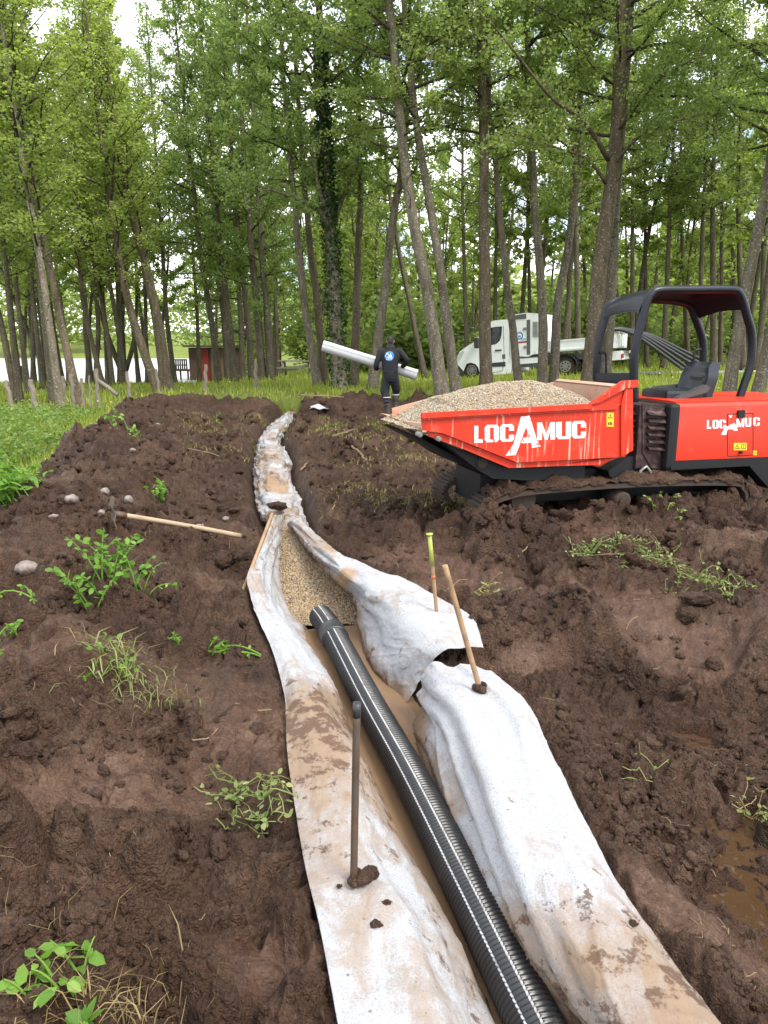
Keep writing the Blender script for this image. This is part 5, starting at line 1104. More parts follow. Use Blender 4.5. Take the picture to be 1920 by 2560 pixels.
# ------------------------------------------------------------------ white tipper truck
M['truck'] = simple('truck_white', (.80, .82, .83), .35, vary=.06, dirt=(.40, .38, .34), dirtlo=.58, dirthi=.8, dsc=2); M['glass'] = simple('dark_glass', (.012, .015, .017), .06); M['lamp_red'] = simple('red_lamp', (.35, .02, .015), .3); M['lamp_clear'] = simple('headlamp_glass', (.5, .52, .54), .1); M['grey_steel'] = simple('chassis_grey', (.10, .10, .10), .6, vary=.3, sc=4)
TT_ = R(28); TO = PY(1221, 808, 27.0); TD = Vector((math.cos(TT_), -math.sin(TT_), 0)); TNN = Vector((math.sin(TT_), math.cos(TT_), 0)); TO2 = Vector((TO.x, TO.y, 0))
def TW(s, l, z): return TO2 + TD * s + TNN * l + Vector((0, 0, z))
def z2(x, y, lat=0.0):
    r = ray((1100 + x * .31344) / KD, (760 + y * .31344) / KD); o = TO2 + TNN * lat; k = o.dot(TNN) / r.dot(TNN); p = r * k; q = p - o
    return (Vector((q.x, q.y, 0)).dot(TD), p.z + CAMH)
def build_truck():
    g0 = z2(995, 560)[1]; t = empty('tipper_truck', tuple(TW(-1.8, 1, g0)), 'white tipper truck parked among the trees with a tall chest behind its cab', 'truck')
    T = lambda a, d, b: TW(a, d, b); W = 1.95
    def pr(name, pts, d0, d1, mat_, par=t, bev=0.0):
        m = MB(); m.prism([z2(*p) for p in pts], T, d0, d1); o = m.build(name, mat_, par)
        if bev: b = o.modifiers.new('edge', 'BEVEL'); b.width = bev; b.segments = 3; b.limit_method = 'ANGLE'
        return o
    cab = pr('cab', [(140, 470), (146, 420), (165, 385), (205, 355), (290, 302), (345, 222), (392, 160), (430, 142), (500, 134), (556, 133), (560, 420), (575, 430), (575, 545), (405, 558), (330, 565), (312, 500), (285, 470), (245, 458), (205, 470), (185, 520)], 0, W, M['truck'], bev=.07)
    pr('bumper', [(132, 560), (132, 470), (140, 448), (196, 475), (186, 520), (186, 572), (160, 574)], .03, W - .03, M['plastic_grey'], bev=.03)
    w1 = pr('side_window', [(404, 190), (440, 182), (496, 178), (490, 250), (478, 290), (450, 318), (408, 328), (372, 300), (385, 240)], -.012, .03, M['glass'], cab)
    m = MB(); a = z2(298, 292); b = z2(388, 165); q = Vector((-(b[1] - a[1]), b[0] - a[0])).normalized() * .012; m.prism([(a[0] + q.x, a[1] + q.y), (b[0] + q.x, b[1] + q.y), b, a], T, .12, W - .12); m.build('windscreen', M['glass'], cab)
    pr('headlight', [(140, 450), (150, 395), (188, 370), (196, 380), (160, 448)], -.015, .25, M['lamp_clear'], cab)
    pr('rubbing_strip', [(408, 470), (522, 460), (522, 498), (408, 502)], -.02, .02, M['plastic_grey'], cab)
    d = MB()
    for p0, p1 in (((505, 178), (512, 420)), ((512, 420), (500, 530)), ((405, 552), (500, 532)), ((575, 360), (575, 545)), ((556, 140), (556, 420))):
        a, b = z2(*p0), z2(*p1); n = Vector((-(b[1] - a[1]), b[0] - a[0])).normalized() * .008; d.prism([(a[0] + n.x, a[1] + n.y), (b[0] + n.x, b[1] + n.y), (b[0] - n.x, b[1] - n.y), (a[0] - n.x, a[1] - n.y)], T, -.004, .002)
    door = pr('door', [(402, 335), (500, 318), (508, 420), (498, 528), (404, 550)], -.006, .02, M['truck'], cab); d.build('shut_lines', M['grey_steel'], cab)
    pr('handle', [(441, 364), (492, 362), (492, 374), (441, 376)], -.03, .0, M['plastic_grey'], door)
    pr('mirror', [(294, 280), (318, 275), (320, 345), (298, 350)], -.28, -.06, M['plastic_grey'], cab, .02)
    pr('filler_flap', [(496, 402), (520, 400), (520, 436), (496, 438)], -.008, .02, M['grey_steel'], cab)
    ch = pr('equipment_chest', [(578, 416), (578, 130), (600, 120), (600, 88), (690, 74), (815, 82), (835, 210), (835, 390), (740, 398), (715, 412)], -.03, 1.5, M['truck'], bev=.02)
    m = MB(); m.prism([z2(600, 90), z2(690, 76), z2(690, 118), z2(600, 124)], T, -.045, .0); m.prism([z2(694, 128), z2(722, 124), z2(722, 402), z2(694, 404)], T, -.04, .0); m.build('chest_edge_shade_strip', M['grey_steel'], ch)  # top edge, plus a grey upright strip that paints in the line of shade
    m = MB()
    for x0, x1 in ((742, 778), (784, 822)):
        for k in range(14):
            y = 142 + k * 9; m.prism([z2(x0, y), z2(x1, y), z2(x1, y + 4), z2(x0, y + 4)], T, -.045, -.02)
    m.build('vent_slats', M['grey_steel'], ch)
    pr('red_stripe', [(626, 300), (697, 294), (697, 308), (626, 314)], -.034, -.02, M['lamp_red'], ch)
    a, b = z2(636, 254); m = MB(); m.tube([TW(a, -.036, b), TW(a, -.02, b)], .14, 24); o = m.build('round_logo', M['blue'], ch); m = MB(); m.tube([TW(a, -.04, b), TW(a, -.03, b)], .09, 20); m.box((a, -.042, b - .02), (.1, .008, .05), 1, TW); m.build('logo_mark', [M['truck'], M['blue']], o)
    for x, y in ((680, 198), (684, 342)): a, b = z2(x, y); m = MB(); m.box((a, -.05, b), (.12, .04, .10), 0, TW, .015); m.build('latch', M['metal'], ch)
    m = MB(); m.prism([z2(638, 278), z2(692, 274), z2(692, 278), z2(638, 282)], T, -.034, -.02); m.prism([z2(650, 286), z2(690, 283), z2(690, 287), z2(650, 290)], T, -.034, -.02); m.build('small_print', M['blue'], ch)
    # tipping bed
    m = MB(); m.prism([z2(842, 300), z2(1392, 254), z2(1392, 342), z2(842, 388)], T, -.06, -.02); m.prism([z2(842, 300), z2(1392, 254), z2(1392, 342), z2(842, 388)], T, W, W + .04); m.prism([z2(842, 372), z2(1392, 330), z2(1392, 346), z2(842, 390)], T, -.02, W)
    for y0, y1 in ((300, 254), (372, 330)): m.prism([z2(842, y0 - 3), z2(1392, y0 - 46 - 3 if y0 == 300 else y1 - 3), z2(1392, (y1) + 6), z2(842, y0 + 6)], T, -.085, -.06)
    bed = m.build('tipping_bed', M['truck'], t)
    for x in (900, 1380):
        a = z2(x, 290); b = z2(x, 385 if x < 1000 else 345); m = MB(); m.box((a[0], -.08, (a[1] + b[1]) / 2 + .06), (.09, .08, abs(a[1] - b[1]) + .12), 0, TW); m.build('bed_post', M['truck'], bed)
    a = z2(1392, 205); b = z2(1392, 352); m = MB(); m.box((a[0] + .03, W / 2, (a[1] + b[1]) / 2), (.05, W + .1, a[1] - b[1]), 0, TW)
    for l in np.linspace(.0, W, 5): m.box((a[0] + .07, l, (a[1] + b[1]) / 2), (.04, .06, a[1] - b[1]), 0, TW)
    for h in (.1, .9): m.box((a[0] + .075, W / 2, b[1] + (a[1] - b[1]) * h), (.03, W, .05), 0, TW)
    m.build('tailgate', M['truck'], bed)
    m = MB(); m.prism([z2(560, 430), z2(1440, 372), z2(1440, 420), z2(560, 480)], T, .35, W - .35); m.prism([z2(590, 425), z2(780, 415), z2(780, 500), z2(610, 508), z2(590, 480)], T, .05, .4); m.build('chassis', M['grey_steel'], t)
    pr('side_panel', [(580, 440), (785, 425), (785, 468), (580, 485)], .0, .06, M['truck']); pr('rear_frame', [(1345, 380), (1440, 372), (1440, 445), (1345, 452)], .1, W - .1, M['truck'])
    for l in (.2, W - .3): 
        a, b = z2(1440, 415); m = MB(); m.box((a + .03, l, b), (.05, .22, .16), 0, TW, .01); m.build('tail_light', M['lamp_red'], t)
    for x, y, r, dual in ((248, 530, .335, 0), (995, 497, .335, 1)):
        for l in (.08, W - .32):
            a, b = z2(x, y); wd = .24 if not dual else .30; m = MB(); m.tube([TW(a, l, b), TW(a, l + .03, b), TW(a, l + wd - .03, b), TW(a, l + wd, b)], [r - .03, r, r, r - .03], 36); wo = m.build('wheel', M['rubber'], t)
            m = MB(); m.tube([TW(a, l - .012, b), TW(a, l + .02, b)], [.20, .215], 28, 0)
            for k in range(8): q = k * math.pi / 4; m.tube([TW(a + .135 * math.cos(q), l - .02, b + .135 * math.sin(q)), TW(a + .135 * math.cos(q), l, b + .135 * math.sin(q))], .03, 8, 1)
            m.tube([TW(a, l - .04, b), TW(a, l, b)], .07, 14, 0); m.build('rim', [M['metal'], M['plastic']], wo)
    a, b = z2(995, 497); m = MB(); th = np.linspace(.15, math.pi - .15, 24); g = [[tuple(TW(a + (.42 + (.04 if k else 0)) * math.cos(q), l, b + (.42 + (.04 if k else 0)) * math.sin(q))) for q in th] for k, l in ((0, .02), (1, .02), (1, .4), (0, .4))]; m.grid(g, 0, False); m.build('mudguard', M['plastic_grey'], t)
build_truck()
def z4Y(x, y, Y): return PY(*Z4(x, y), Y)
def hdpe(pts, r, label):
    P = catmull([tuple(z4Y(*p)) for p in pts], 40); m = MB(); m.tube(P, r, 12); o = m.thing('plastic_pipe', M['plastic_grey'], label, 'pipe', 'black pipes leaning on the truck bed')
for k, (dx, dy, dY) in enumerate(((0, 0, 0), (22, -6, .25), (60, -2, .5), (95, 4, .8), (130, 8, 1.1))):
    hdpe([(285 + dx, 432 + dy * .4, 25.9 + dY), (360 + dx, 426 + dy, 25.9 + dY), (460 + dx, 452 + dy, 26.1 + dY), (560 + dx, 508 + dy - k * 5, 26.5 + dY), (760 + dx * 1.4, 650 + dy - k * 10, 27.3 + dY), (960 + dx * 2.1, 800 - k * 10, 28.2 + dY)], .062, 'long black plastic pipe sagging from the truck bed down to the grass')
def longpipe():
    m = MB(); P = [z4Y(x, y, Y) for x, y, Y in ((300, 812, 28.2), (700, 806, 28.0), (1200, 802, 28.0), (1640, 796, 28.2))]; e = P[-1] + (P[-1] - P[-2]) * 2; m.tube(catmull([tuple(p) for p in P] + [tuple(e)], 40), .075, 12); m.thing('plastic_pipe', simple('grey_pipe', (.17, .18, .19), .5), 'long grey pipe lying straight on the grass behind the dumper', 'pipe')
longpipe()

# ------------------------------------------------------------------ trees
def limb_path(p, d, L, n, wob, rise):
    P = [np.array(p, float)]; d = np.array(d, float)
    for i in range(n):
        d = d + rng.normal(0, wob, 3) + [0, 0, rise]; d /= np.linalg.norm(d); P.append(P[-1] + d * L / n)
    return np.array(P)
def crown_mesh(seed, H, Rad, nl, nleaf, ls, leafm, elev=(15, 55), shape=.75, twigs=10, dead=4):
    """limbs, twigs and leaves of a crown H tall; origin at the height where the first limb leaves the trunk"""
    global rng
    keep = rng; rng = np.random.default_rng(seed); m = MB(); TP = []; TD_ = []; W = []
    for k in range(nl):
        f = (k + rng.uniform(0, 1)) / nl; z = H * f ** 1.0 * .97; prof = (min(1, .45 + 1.8 * f) * (1 - f) ** shape + .10); L = Rad * prof * rng.uniform(.7, 1.15)
        az = k * 2.399 + rng.uniform(-.5, .5); el = R(elev[0] + (elev[1] - elev[0]) * f + rng.uniform(-9, 9)); d = (math.cos(az) * math.cos(el), math.sin(az) * math.cos(el), math.sin(el))
        P = limb_path((0, 0, z), d, L, 7, .10, .03); r0 = (.012 + .013 * L) * (1 - .5 * f); m.tube(P, np.linspace(r0, .005, 8), 5, 0, False)
        nt_ = max(3, int(twigs * (.5 + L / Rad)))
        for q in range(nt_):
            t = rng.uniform(.22, 1.0); i = min(int(t * 7), 6); b = P[i] + (P[i + 1] - P[i]) * (t * 7 - i); dd = (P[i + 1] - P[i]); dd /= np.linalg.norm(dd)
            d2 = dd * .7 + rng.normal(0, .75, 3) * [1, 1, .55]; d2 /= np.linalg.norm(d2); l2 = (.30 + .30 * L * (1.15 - t) * .6) * rng.uniform(.6, 1.3); P2 = limb_path(b, d2, l2, 3, .18, .0); m.tube(P2, np.linspace(.006 + .0025 * l2, .002, 4), 3, 0, False)
            TP.append(P2); W.append(l2)
    for k in range(dead):
        az = rng.uniform(0, 6.28); P = limb_path((0, 0, -rng.uniform(.2, 2.0)), (math.cos(az), math.sin(az), rng.uniform(-.1, .4)), rng.uniform(.4, 1.5), 5, .2, .0); m.tube(P, np.linspace(.014, .003, 6), 4, 0, False)
    P0 = limb_path((0, 0, 0), (0, 0, 1), H, 8, .02, 0)
    W = np.array(W); TP = np.array(TP); c = rng.choice(len(W), nleaf, p=W / W.sum()); t = rng.uniform(0.05, 3, nleaf); i = np.minimum(t.astype(int), 2); u = (t - i)[:, None]
    P = TP[c, i] * (1 - u) + TP[c, i + 1] * u + rng.normal(0, .085, (nleaf, 3)) * [1, 1, .8]
    leaves(m, P, ls, 1, .45, 1.15); rng = keep
    me = m.mesh('crown', [M['limb'], M[leafm]]); return me
CROWN = {}
def crown(kind, i):
    spec = {'near': (11.5, 3.9, 44, 25000, .069, 'leaf', (8, 50), .7, 12, 5), 'mid': (11, 3.0, 38, 11000, .085, 'leaf', (18, 60), .5, 10, 5), 'light': (11, 2.9, 46, 11500, .085, 'leaf_light', (34, 66), .38, 9, 4), 'far': (11, 2.5, 28, 4600, .15, 'leaf_light', (15, 60), .7, 8, 3), 'dark': (11.5, 3.2, 40, 10500, .095, 'leaf_dark', (5, 45), .6, 10, 6)}[kind]
    if (kind, i) not in CROWN: CROWN[(kind, i)] = crown_mesh(1000 + i * 7 + len(kind) * 131, *spec)
    return CROWN[(kind, i)]
def trunk_part(P, rad, seg, mat_, parent, flare=True):
    P = np.asarray(P); n = len(P); z = P[:, 2] - P[0, 2]; r = np.asarray(rad, float).copy()
    if flare: r *= 1 + .55 * np.exp(-z / .28) + .12 * np.exp(-z / 1.2)
    m = MB(); m.tube(P, r, seg); V = m.v[0]; k = np.arange(len(V)); ang = (k % seg) / seg * 6.283
    d = .06 * np.sin(ang * 3 + P[0, 0] * 7) + .05 * fbm(ang * 1.5, V[:, 2] * 2.2 + P[0, 0], 5, 3); c = np.repeat(P, seg, 0); m.v[0] = c + (V - c) * (1 + d)[:, None]
    m.build('trunk', mat_, parent)
def tree(pts, wpx, Y, label, mat_='bark', kind='mid', H=15.5, zc=5.0, ci=0, group=None, cat='tree', name='alder_tree', sc=1.0, spin=None, ivy=False, fork=None, crown_on=True, shift=(0, 0)):
    """pts: photo points up the trunk from the base, at distance Y"""
    P = [PY(a, b, Y + .02 * i) for i, (a, b) in enumerate(pts)]; g = Hz(P[0].x, P[0].y); d0 = P[1] - P[0]; b = P[0] + d0 * ((g - .12 - P[0].z) / d0.z); P[0] = b
    t = empty(name, tuple(Vector((b.x, b.y, g))), label, cat, group)
    d = (P[-1] - P[-2]).normalized(); d = (d * .75 + Vector((0, 0, 1)) * .45).normalized()
    while P[-1].z < H: P.append(P[-1] + d * 1.6); d = (d + Vector((0, 0, .06))).normalized()
    Q = catmull([tuple(p) for p in P], 46); s = np.linspace(0, 1, 46); s = (Q[:, 2] - Q[0, 2]) / (Q[-1, 2] - Q[0, 2]); r0 = wpx * KD / 2 * Y / FPX
    Q[2:, 0] += .035 * gn(Q[2:, 2] * .7 + Y, np.full(44, Y)); rad = r0 * (1 - .86 * s ** 1.05)
    trunk_part(Q, rad, 14, M[mat_], t)
    if fork:
        for fp in fork:
            F = catmull([tuple(PY(a, b_, Y + dy)) for a, b_, dy in fp[1:]], 16); fr = fp[0] * KD / 2 * Y / FPX; m = MB(); m.tube(F, np.linspace(fr, fr * .10, 16), 9); LP = []
            for q in range(15):
                j = rng.uniform(4, 14.9); i = int(j); b0 = F[i] + (F[i + 1] - F[i]) * (j - i); dd = (F[i + 1] - F[i]) / np.linalg.norm(F[i + 1] - F[i]) + rng.normal(0, .7, 3); dd /= np.linalg.norm(dd); W2 = limb_path(b0, dd, rng.uniform(.5, 1.3), 4, .16, .02); m.tube(W2, np.linspace(.011, .003, 5), 4, 0, False); f = rng.uniform(.5, 4, 80); i2 = np.minimum(f.astype(int), 3); uu = (f - i2)[:, None]; LP.append(W2[i2] * (1 - uu) + W2[i2 + 1] * uu + rng.normal(0, .12, (80, 3)))
            lb = m.build('limb', M[mat_], t); m = MB(); leaves(m, np.concatenate(LP), .075, 0, .45, 1.1); m.build('foliage', M['leaf'], lb)
    if crown_on:
        i = int(np.searchsorted(Q[:, 2], zc)); i = min(i, 40); dv = Vector(Q[min(i + 12, 45)] - Q[i]).normalized(); o = bpy.data.objects.new('crown', crown(kind, ci)); COL.objects.link(o); o.parent = t
        o.location = Vector(Q[i]) - t.location + Vector((shift[0], shift[1], 0)); o.rotation_euler = (dv.to_track_quat('Z', 'Y') @ Euler((0, 0, rng.uniform(0, 6.28) if spin is None else spin)).to_quaternion()).to_euler(); k = sc * (H - Q[i][2] + .6) / 11.0; o.scale = (sc, sc, k)
    if ivy:
        m = MB(); n = 5200; f = rng.uniform(0, .55, n) ** .9; fj = f * 45; j = np.minimum(fj.astype(int), 44); uu = (fj - j)[:, None]; a = rng.uniform(0, 6.28, n); rr = rad[j] * 1.08 + np.abs(rng.normal(0, .06, n)); leaves(m, Q[j] * (1 - uu) + Q[j + 1] * uu + np.stack([np.cos(a) * rr, np.sin(a) * rr, rng.uniform(-.1, .1, n)], 1), .09, 0, .3, 1.1); m.build('ivy', M['ivy'], t)
    return t
T_ = tree
# left bank of the works
T_([(345, 852), (290, 700), (258, 560), (232, 400)], 19, 25, 'slender lichen spotted tree leaning left, left of the pair by the heap end', 'bark_brown', 'light', 11.4, 3.2, 0)
T_([(362, 842), (330, 640), (290, 480), (268, 380)], 25, 26, 'stout leaning tree with mossy foot behind the heap end', 'bark_brown', 'light', 11.4, 3.9, 1)
T_([(128, 862), (98, 640), (72, 480), (45, 330)], 17, 19, 'white lichened tree behind the broken fence posts on the left', 'bark', 'light', 11.4, 3.5, 2)
T_([(163, 848), (120, 640), (95, 520), (75, 420)], 18, 20, 'dark leaning tree growing against the left fence', 'bark_brown', 'light', 11.4, 3.9, 0)
T_([(112, 838), (85, 600), (62, 440)], 16, 22, 'straight dark tree just left of the lichened one', 'bark_dark', 'light', 11.4, 3.5, 1)
T_([(40, 840), (18, 640), (2, 460)], 13, 22, 'thin tree near the left edge leaning out of the picture', 'bark_dark', 'light', 11.4, 3.2, 2)
T_([(30, 830), (2, 700), (-30, 560)], 14, 23, 'leaning tree cut off by the left edge', 'bark_brown', 'light', 11.4, 3.2, 0)
T_([(60, 832), (40, 660), (25, 480)], 12, 26, 'thin grey tree third from the left edge', 'bark_dark', 'light', 11.4, 3.2, 1)
T_([(92, 826), (72, 640), (60, 460)], 11, 29, 'very thin tree standing between two stouter left trees', 'bark_dark', 'light', 11.4, 3.2, 2)
T_([(222, 828), (178, 640), (172, 480)], 11, 28, 'brown tree bent at its foot near the leaning fence strut', 'bark_brown', 'light', 11.4, 3.2, 0)
T_([(268, 812), (262, 700), (268, 560), (262, 420)], 15, 42, 'dark three stemmed tree in front of the pond', 'bark_dark', 'light', 16, 5, 1, fork=[(13, (262, 800, 0), (240, 745, .1), (205, 640, .2), (185, 560, .3), (170, 440, .4)), (11, (272, 800, 0), (290, 730, -.1), (295, 640, -.2), (292, 520, -.3), (300, 420, -.4))])
T_([(195, 815), (185, 700), (178, 560)], 13, 40, 'left stem of the dark clump by the pond shore', 'bark_dark', 'light', 15, 5, 2)
T_([(207, 815), (212, 700), (203, 560)], 11, 41, 'right stem of the dark clump by the pond shore', 'bark_dark', 'light', 15, 5, 0)
T_([(318, 806), (313, 640), (310, 480)], 10, 40, 'straight thin black trunk between pond and mossy tree', 'bark_dark', 'light', 15, 5, 1)
T_([(376, 812), (362, 700), (352, 560)], 11, 38, 'slim trunk left of the wooden landing stage', 'bark_dark', 'mid', 16, 5, 0)
# dark group in front of the shed
for k, (bx, by, tx, w_, Y, lb) in enumerate(((472, 822, 435, 14, 33, 'leaning trunk hiding the left end of the red shed'), (492, 815, 470, 12, 36, 'slim trunk in front of the red shed door'), (506, 818, 478, 15, 32, 'sturdier leaning trunk at the right end of the shed'), (524, 812, 512, 12, 37, 'upright dark trunk just right of the shed'), (545, 820, 520, 14, 32, 'dark leaning trunk in the middle of the shady group'), (566, 818, 545, 17, 30, 'thick double looking trunk in the shady group'), (584, 822, 566, 15, 30, 'last trunk on the right of the shady group'), (430, 808, 418, 9, 44, 'thin far trunk left of the shed'), (600, 812, 590, 9, 38, 'thin straight trunk right of the shady group'))):
    T_([(bx, by), ((bx + tx) / 2 + 2, 690), (tx, 560)], w_, Y, lb, 'bark_dark', 'dark', 15.5, 2.9 if k % 2 else 4.0, k % 3)
# centre
T_([(688, 842), (655, 640), (640, 470), (630, 380)], 17, 24, 'left trunk of the leaning pair left of the ivy tree', 'bark', 'dark', 15, 6, 0)
T_([(702, 838), (680, 620), (664, 470), (655, 380)], 17, 24.6, 'right trunk of the leaning pair left of the ivy tree', 'bark_brown', 'dark', 15, 6.5, 1)
T_([(736, 838), (722, 660), (712, 480), (705, 380)], 30, 22.5, 'thick ivy covered tree with spreading limbs', 'bark', 'dark', 15.5, 5.4, 2, ivy=True, name='ivy_tree', fork=[(13, (714, 500, 0), (690, 455, -.3), (640, 430, -.8), (570, 405, -1.4), (500, 395, -2)), (15, (716, 490, 0), (735, 440, .2), (760, 380, .4), (790, 320, .6)), (11, (712, 470, 0), (690, 410, -.2), (675, 340, -.5), (640, 270, -1))])
T_([(764, 832), (770, 640), (778, 440), (776, 360)], 18, 24, 'straight trunk just right of the ivy tree', 'bark_brown', 'dark', 15, 6.2, 0)
T_([(805, 842), (828, 640), (850, 470), (865, 380)], 21, 22.5, 'tree leaning right behind the carried white roll', 'bark', 'mid', 15, 5.6, 1)
T_([(958, 874), (925, 640), (892, 470), (868, 300)], 28, 19, 'pale leaning trunk, left of the pair beside the person', 'bark', 'near', 15.5, 6.0, 0)
T_([(988, 866), (958, 640), (930, 440), (900, 270)], 22, 19.6, 'slimmer leaning trunk, right of the pair beside the person', 'bark', 'near', 15.5, 6.4, 1)
T_([(1049, 848), (1046, 600), (1044, 300), (1036, 20)], 27, 20, 'straight dark ridged trunk hiding the truck bonnet', 'bark_brown', 'near', 16, 6.4, 2)
T_([(1122, 836), (1098, 640), (1078, 440), (1062, 280)], 17, 21, 'slim spotted trunk crossing the truck cab', 'bark', 'mid', 15, 6.0, 2)
T_([(1172, 838), (1170, 640), (1152, 400), (1138, 100)], 20, 21, 'left stem of the forked tree in front of the truck bed', 'bark', 'near', 16, 6.6, 0)
T_([(1197, 838), (1203, 680), (1236, 470), (1262, 100)], 20, 21.2, 'right stem of the forked tree in front of the truck bed', 'bark', 'mid', 15.5, 6.2, 0)
T_([(1272, 838), (1300, 560), (1328, 330), (1346, -20)], 37, 18.5, 'tallest thick brown trunk right of the truck with long limbs', 'bark_brown', 'near', 16.5, 5.6, 1, fork=[(11, (1314, 345, 0), (1262, 262, -.6), (1192, 212, -1.2), (1110, 110, -2), (1030, 10, -2.8)), (8, (1308, 395, 0), (1270, 345, -.5), (1200, 318, -1.0), (1100, 285, -1.6)), (12, (1335, 290, 0), (1375, 215, -.4), (1440, 160, -1), (1530, 110, -1.8)), (10, (1322, 360, 0), (1375, 300, -.5), (1440, 270, -1.1), (1540, 240, -2))])
T_([(1302, 842), (1318, 640), (1330, 400), (1352, 150)], 27, 18.9, 'lichened trunk touching the tallest brown trunk', 'bark', 'near', 15.5, 6.8, 2)
T_([(1574, 858), (1592, 740), (1625, 560), (1655, 410)], 27, 17, 'white spotted leaning trunk seen through the roll frame', 'bark', 'near', 15, 5.2, 0)
T_([(1630, 862), (1662, 740), (1700, 560)], 26, 16.5, 'white spotted trunk leaning out at the right edge', 'bark', 'near', 15, 5.0, 1)
for k, (bx, by, tx, ty, w_, Y, lb) in enumerate(((1366, 820, 1366, 430, 11, 34, 'thin straight trunk left of the pipe bundle'), (1397, 815, 1392, 420, 10, 36, 'thin dark trunk above the pipe bundle'), (1432, 806, 1448, 420, 12, 34, 'leaning thin trunk over the driver seat'), (1487, 800, 1470, 430, 11, 37, 'slender trunk right of the seat back'), (1508, 815, 1520, 430, 12, 33, 'dark trunk inside the roll frame'), (1542, 805, 1540, 420, 15, 32, 'mossy footed trunk near the right hoop'), (1556, 800, 1560, 380, 10, 38, 'faint far trunk near the right hoop'), (1605, 790, 1595, 420, 14, 33, 'dark upright trunk right of the roll frame'), (1640, 800, 1655, 430, 12, 35, 'thin trunk close to the right edge'))):
    T_([(bx, by), ((bx + tx) / 2, 620), (tx, ty)], w_, Y, lb, 'bark_dark' if k % 3 else 'bark_brown', 'mid', 15, 6.2, k % 3)
for k, (bx, by, tx, ty, w_, Y, lb) in enumerate(((1010, 812, 1000, 480, 10, 34, 'thin trunk left of the truck bonnet'), (1068, 815, 1072, 480, 10, 36, 'thin dark trunk right of the ridged trunk'), (1148, 810, 1140, 480, 9, 38, 'far trunk behind the truck cab'), (1225, 805, 1232, 470, 12, 33, 'dark trunk behind the truck bed'), (918, 815, 850, 480, 12, 31, 'dark trunk leaning left behind the leaning pair'), (1250, 815, 1245, 480, 13, 30, 'upright trunk behind the forked tree'))):
    T_([(bx, by), ((bx + tx) / 2, 650), (tx, ty)], w_, Y, lb, 'bark_dark', 'mid', 15, 6.0, k % 3)
# trees whose trunks stand outside the picture but whose leaves hang in
def hanging(x, y, r, H, zc, kind, ci, sc, label, lean=(0, 0)):
    g = Hz(x, y); t = empty('alder_tree', (x, y, g), label, 'tree'); z = np.linspace(-.1, H - g, 30); Q = np.stack([x + lean[0] * z / H + .05 * np.sin(z), y + lean[1] * z / H, g + z], 1)
    trunk_part(Q, r * (1 - .85 * z.clip(0) / H), 14, M['bark'], t); o = bpy.data.objects.new('crown', crown(kind, ci)); COL.objects.link(o); o.parent = t; o.location = (lean[0] * zc / H, lean[1] * zc / H, zc); o.rotation_euler = (0, 0, rng.uniform(0, 6)); o.scale = (sc, sc, (H - zc) / 11.0)
hanging(7.3, 11.0, .2, 13, 4.0, 'near', 2, 1.05, 'large leaved branches hanging in at the upper right corner'); hanging(9.6, 14.5, .2, 14, 4.6, 'near', 0, 1.1, 'leafy crown filling the right edge above the roll frame')
# the wood behind: many alike, copied from a few trees
def forest():
    protos = []
    r2 = np.random.default_rng(77)
    for k in range(5):
        z = np.linspace(-.2, 15, 26); x = .25 * np.sin(z * .35 + k) + .03 * k * z; m = MB(); r = .125 * (1 - .85 * z.clip(0) / 15.2) * (1 + .5 * np.exp(-z.clip(0) / .3)); m.tube(np.stack([x - x[1], .2 * np.sin(z * .3 + 2 * k), z], 1), r, 9); protos.append((m.mesh('trunk', M['bark_dark']), crown('far', k % 4), x - x[1]))
    spots = []
    def ok(x, y, dmin):
        if x < -5 - .05 * (y - 44) and 44 < y < 122: return False
        if 2.0 < x < 12 and 23 < y < 31: return False
        if -14 < x < -6.5 and 44 < y < 56: return False
        return all((x - a) ** 2 + (y - b) ** 2 > dmin ** 2 for a, b in spots)
    tries = 0
    while len(spots) < 70 and tries < 20000:
        tries += 1; y = r2.uniform(29, 66); x = r2.uniform(-.56, .62) * y
        if y < 38 and -12 < x < 3: continue
        if ok(x, y, 1.9): spots.append((x, y))
    for k in range(16): spots.append((r2.uniform(-75, -14), r2.uniform(124, 150)))
    for k in range(14): spots.append((r2.uniform(-21, -12), r2.uniform(30, 44)))
    ns_ = len(spots)
    for k in range(15): spots.append((r2.uniform(-.23, .03) * 60, r2.uniform(57, 72)))
    for k, (x, y) in enumerate(spots):
        pm, cm, xo = protos[k % 5]; h = r2.uniform(.8, 1.2) * (1.1 if y > 120 else .95); g = Hz(x, y); t = empty('alder_tree', (x, y, g - .1), 'thin dark trunked alder in the wood behind the works' if y < 120 else 'tree on the far shore of the pond', 'tree', 'alders in the wood behind' if y < 120 else 'trees on the far shore')
        t.rotation_euler = (r2.normal(0, .04), r2.normal(0, .05), r2.uniform(0, 6.28)); t.scale = (h, h, h)
        zc = (2.2 if y > 50 else 4.6); zc = .8 if y > 120 else zc; o = bpy.data.objects.new('trunk', pm); COL.objects.link(o); o.parent = t
        zc = 1.2 if k >= ns_ else zc; cm = crown('dark', k % 3) if k >= ns_ else cm; c = bpy.data.objects.new('crown', cm); COL.objects.link(c); c.parent = t; c.location = (0, 0, zc); kk = 1.25 if y > 55 else 1; kk = 1.7 if y > 120 else kk; c.scale = (kk, kk, (15.2 - zc) / 11)
forest()
